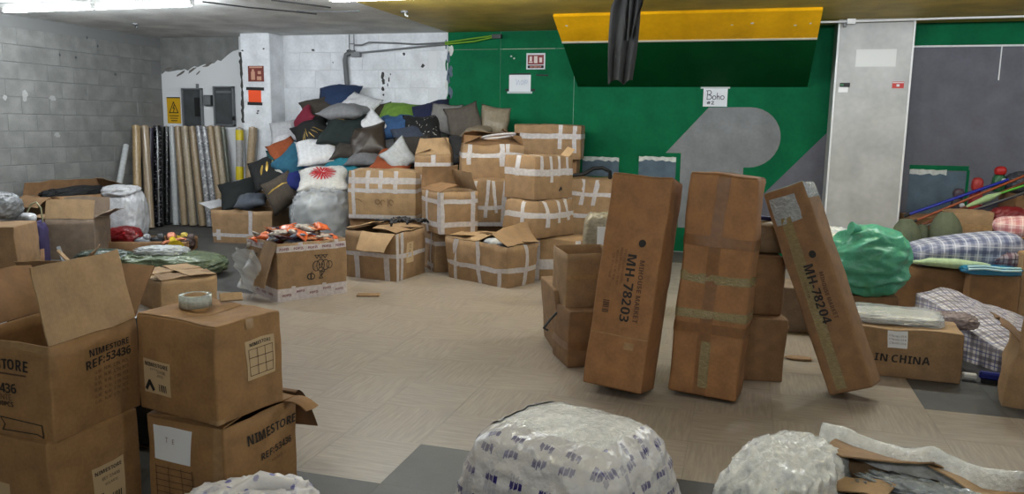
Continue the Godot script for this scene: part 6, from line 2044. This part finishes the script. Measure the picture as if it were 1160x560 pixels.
	for q in [["mixed_bundle", "dark grey crumpled bundle on the tall carton at the right edge", Color(0.22, 0.23, 0.26), Vector3(2.78, 0.905, -9.3), Vector3(0.34, 0.22, 0.3)], ["mixed_bundle", "bright blue crumpled bundle at the right edge of the toy row", Color(0.10, 0.16, 0.52), Vector3(2.98, 0.905, -9.25), Vector3(0.3, 0.16, 0.3)], ["mixed_bundle", "dark red cloth bundle right of the small taped carton", Color(0.42, 0.07, 0.09), Vector3(2.45, 0.52, -8.55), Vector3(0.34, 0.30, 0.3)]]:
		st = S()
		blob(st, q[4], {"amp": 0.2, "freq": 6.0, "n": 14, "seed": q[3].x * 7, "ridge": 0.8})
		solo(st, q[0], q[1], "bundle", plain(q[2], 0.5), q[3])

# ------------------------------------------------------------------ wrapped bundles at the bottom of the picture
func print_tex() -> ImageTexture:
	# off-white packing tape with rows of small violet glyphs
	var im := Image.create(256, 256, false, Image.FORMAT_RGB8)
	im.fill(Color(0.80, 0.79, 0.79))
	var r := RandomNumberGenerator.new()
	r.seed = 14
	var ink := Color(0.16, 0.13, 0.42)
	for row in 5:
		var y := 18 + row * 50
		var x := 10 + (row % 2) * 30
		while x < 236:
			for g in 3:
				for s in 3:
					var px := x + g * 11 + (s % 3) * 3
					im.fill_rect(Rect2i(px, y + (r.randi() % 4), 3, 10 + r.randi() % 6), ink)
				im.fill_rect(Rect2i(x + g * 11, y + 3 + 5 * (g % 2), 8, 3), ink)
			x += 62
	im.generate_mipmaps()
	return ImageTexture.create_from_image(im)

func bundles() -> void:
	var st: SurfaceTool
	var t: Node3D
	var pt := print_tex()
	var pm := StandardMaterial3D.new()
	pm.albedo_color = Color(0.95, 0.95, 0.95)
	pm.albedo_texture = pt
	pm.roughness = 0.25
	pm.uv1_triplanar = true
	pm.uv1_scale = Vector3.ONE * 2.3
	pm.normal_enabled = true
	pm.normal_texture = T.crumple
	pm.normal_scale = 0.6
	# centre bale
	t = thing("wrapped_bale", "plastic-wrapped bale banded with white violet-printed tape, bottom centre of the photo", "bale", Vector3(-0.55, 0, -2.68), -20.0)
	st = S()
	blob(st, Vector3(0.68, 0.455, 0.62), {"e": 4.5, "amp": 0.045, "freq": 4.2, "fine": 0.25, "seed": 61, "n": 40, "ridge": 0.8, "taper": 0.17, "flat": 0.97})
	commit(st, "wrapped_goods", M.wrap_white, t)
	# printed tape bands, laid over the bale as skins
	st = S()
	bale_band(st, 61, func(q: Vector3): return q.z > (0.58 if q.y > 0.99 else 0.30) and q.y > -0.7, 0.004)
	commit(st, "printed_tape", pm, t)
	st = S()
	bale_band(st, 61, func(q: Vector3): return q.x < -0.84 and q.y > -0.8 and q.z < 0.5, 0.005)
	commit(st, "printed_tape", pm, t)
	st = S()
	bale_band(st, 61, func(q: Vector3): return q.x > 0.80 and q.y > -0.8, 0.005)
	commit(st, "printed_tape", pm, t)
	# torn bale at the right
	t = thing("torn_bale", "torn plastic-wrapped carton showing brown board, bottom right of the photo", "bale", Vector3(0.62, 0, -2.62), -24.0)
	var c := spec(0.84, 0.36, 0.52, {"seed": 91, "amp": 0.04, "bulge": 0.02, "open": true})
	carton_body(c, t, M.card)
	flap(c, t, "b", 0.13, 14, M.card_light, {"curl": -10, "twist": 16, "u1": 0.55})
	flap(c, t, "b", 0.17, 22, M.card, {"curl": -16, "twist": -18, "u0": 0.5, "u1": 0.95})
	flap(c, t, "r", 0.2, 40, M.card_dark, {"curl": -30})
	st = S()
	boxm(st, Vector3(0.74, 0.26, 0.44), Vector3(0, 0.135, 0), 0.03)
	commit(st, "dark_contents", M.black_cloth, t)
	st = S()
	blob(st, Vector3(0.62, 0.10, 0.16), {"amp": 0.35, "freq": 9.0, "n": 28, "seed": 66, "ridge": 0.95, "e": 3.0})
	commit(st, "shiny_film", M.wrap_grey, t, Vector3(0.08, 0.275, -0.08))
	for q in [[-0.24, 0.30, -0.02, 0.26, 0.09, -10.0, 14.0], [-0.02, 0.31, 0.05, 0.30, 0.08, 4.0, -10.0], [0.24, 0.30, 0.0, 0.26, 0.07, -6.0, 12.0], [-0.15, 0.29, 0.14, 0.24, 0.10, 10.0, 8.0]]:
		st = S()
		var Q := func(u: float, v: float) -> Vector3: return Vector3((u - 0.5) * q[3], 0.025 * sin(u * 4.0 + q[0] * 9.0), (0.5 - v) * q[4])
		grid(st, Q, lin(8), lin(3))
		grid(st, func(u, v): return Q.call(u, v) + Vector3(0, -0.005, 0), lin(8), lin(3), true)
		var bs := commit(st, "torn_board", M.card_light if q[5] < 0 else M.card, t, Vector3(q[0], q[1] + 0.03, q[2]))
		bs.rotation_degrees = Vector3(q[6], q[5], 0)
	st = S()
	var E := func(u: float, v: float) -> Vector3:
		var p := bp(c, "b", 1.0 - u, 1.0) + Vector3(0, 0.012, -0.004)
		var k := s3(Vector3(u * 5.0, v * 0.8, 0), 1.0, 9)
		return p + Vector3(0, 0.045 * sin(v * PI) * (1.0 + 0.8 * k) - 0.12 * maxf(v - 0.7, 0.0) - 0.30 * maxf(0.25 - v, 0.0), -0.06 + 0.12 * v + 0.03 * k)
	grid(st, E, lin(48), lin(12))
	commit(st, "film_edge", M.wrap_white, t)
	st = S()
	blob(st, Vector3(0.36, 0.42, 0.62), {"amp": 0.15, "freq": 4.0, "n": 36, "seed": 68, "ridge": 0.8, "e": 3.0, "flat": 0.95, "stretch": Vector3(1.8, 0.5, 1.8), "fine": 0.2})
	commit(st, "bunched_film", M.wrap_white, t, Vector3(-0.45, 0, 0.02))
	# printed cloth bag at the left bottom
	t = thing("printed_bag", "white bag with small blue prints slumped before the store cartons", "bag", Vector3(-1.56, 0, -2.18), 30.0)
	var bm := mat(Color.WHITE, 0.35, pattern_tex(128, 128, Color(0.80, 0.79, 0.79), [Color(0.22, 0.22, 0.58), Color(0.36, 0.36, 0.66)], 10, 4, 8, 19), 4.5, T.crumple, 0.4)
	st = S()
	blob(st, Vector3(0.50, 0.285, 0.36), {"amp": 0.22, "freq": 5.0, "n": 32, "seed": 71, "ridge": 0.8, "flat": 0.9})
	commit(st, "bag_body", bm, t)
	st = S()
	tube(st, [Vector3(-0.05, 0.26, 0.02), Vector3(0.05, 0.295, 0.0), Vector3(0.16, 0.27, 0.0)], [0.02, 0.035, 0.02], 10)
	commit(st, "bunched_neck", bm, t)

func bale_band(st: SurfaceTool, sd: float, keep: Callable, off: float) -> void:
	# the part of the bale's skin that keep() accepts, lifted by off
	var size := Vector3(0.68 + off * 2, 0.455 + off, 0.62 + off * 2)
	var e := 4.5
	var P := func(p: Vector3) -> Vector3:
		var k := pow(pow(absf(p.x), e) + pow(absf(p.y), e) + pow(absf(p.z), e), 1.0 / e)
		var q := p / k
		var cr := 1.0 - 2.0 * absf(s3(q, 1.8228, sd + 30))
		q *= 1.0 + 0.027 * (s3(q, 0.9114, sd) * 0.32 + (cr - 0.6) * 0.8 + 0.25 * s3(q, 5.7288, sd + 60))
		q.y = maxf(q.y, -0.97)
		var t := 1.0 - 0.17 * q.y
		return Vector3(q.x * size.x * 0.5 * t, (q.y + 0.97) / 1.97 * size.y, q.z * size.z * 0.5 * t)
	var us := lin(40, -1, 1)
	for f in [[Vector3.RIGHT, Vector3.UP, Vector3.BACK], [Vector3.LEFT, Vector3.UP, Vector3.FORWARD], [Vector3.FORWARD, Vector3.UP, Vector3.RIGHT], [Vector3.BACK, Vector3.UP, Vector3.LEFT], [Vector3.RIGHT, Vector3.FORWARD, Vector3.UP]]:
		for j in 40:
			for i in 40:
				var pts := []
				for d in [[0, 0], [0, 1], [1, 1], [1, 0]]:
					pts.append(f[0] * us[i + d[0]] + f[1] * us[j + d[1]] + f[2])
				var mid: Vector3 = (pts[0] + pts[2]) / 2
				if keep.call(mid):
					quad(st, P.call(pts[0]), P.call(pts[1]), P.call(pts[2]), P.call(pts[3]))
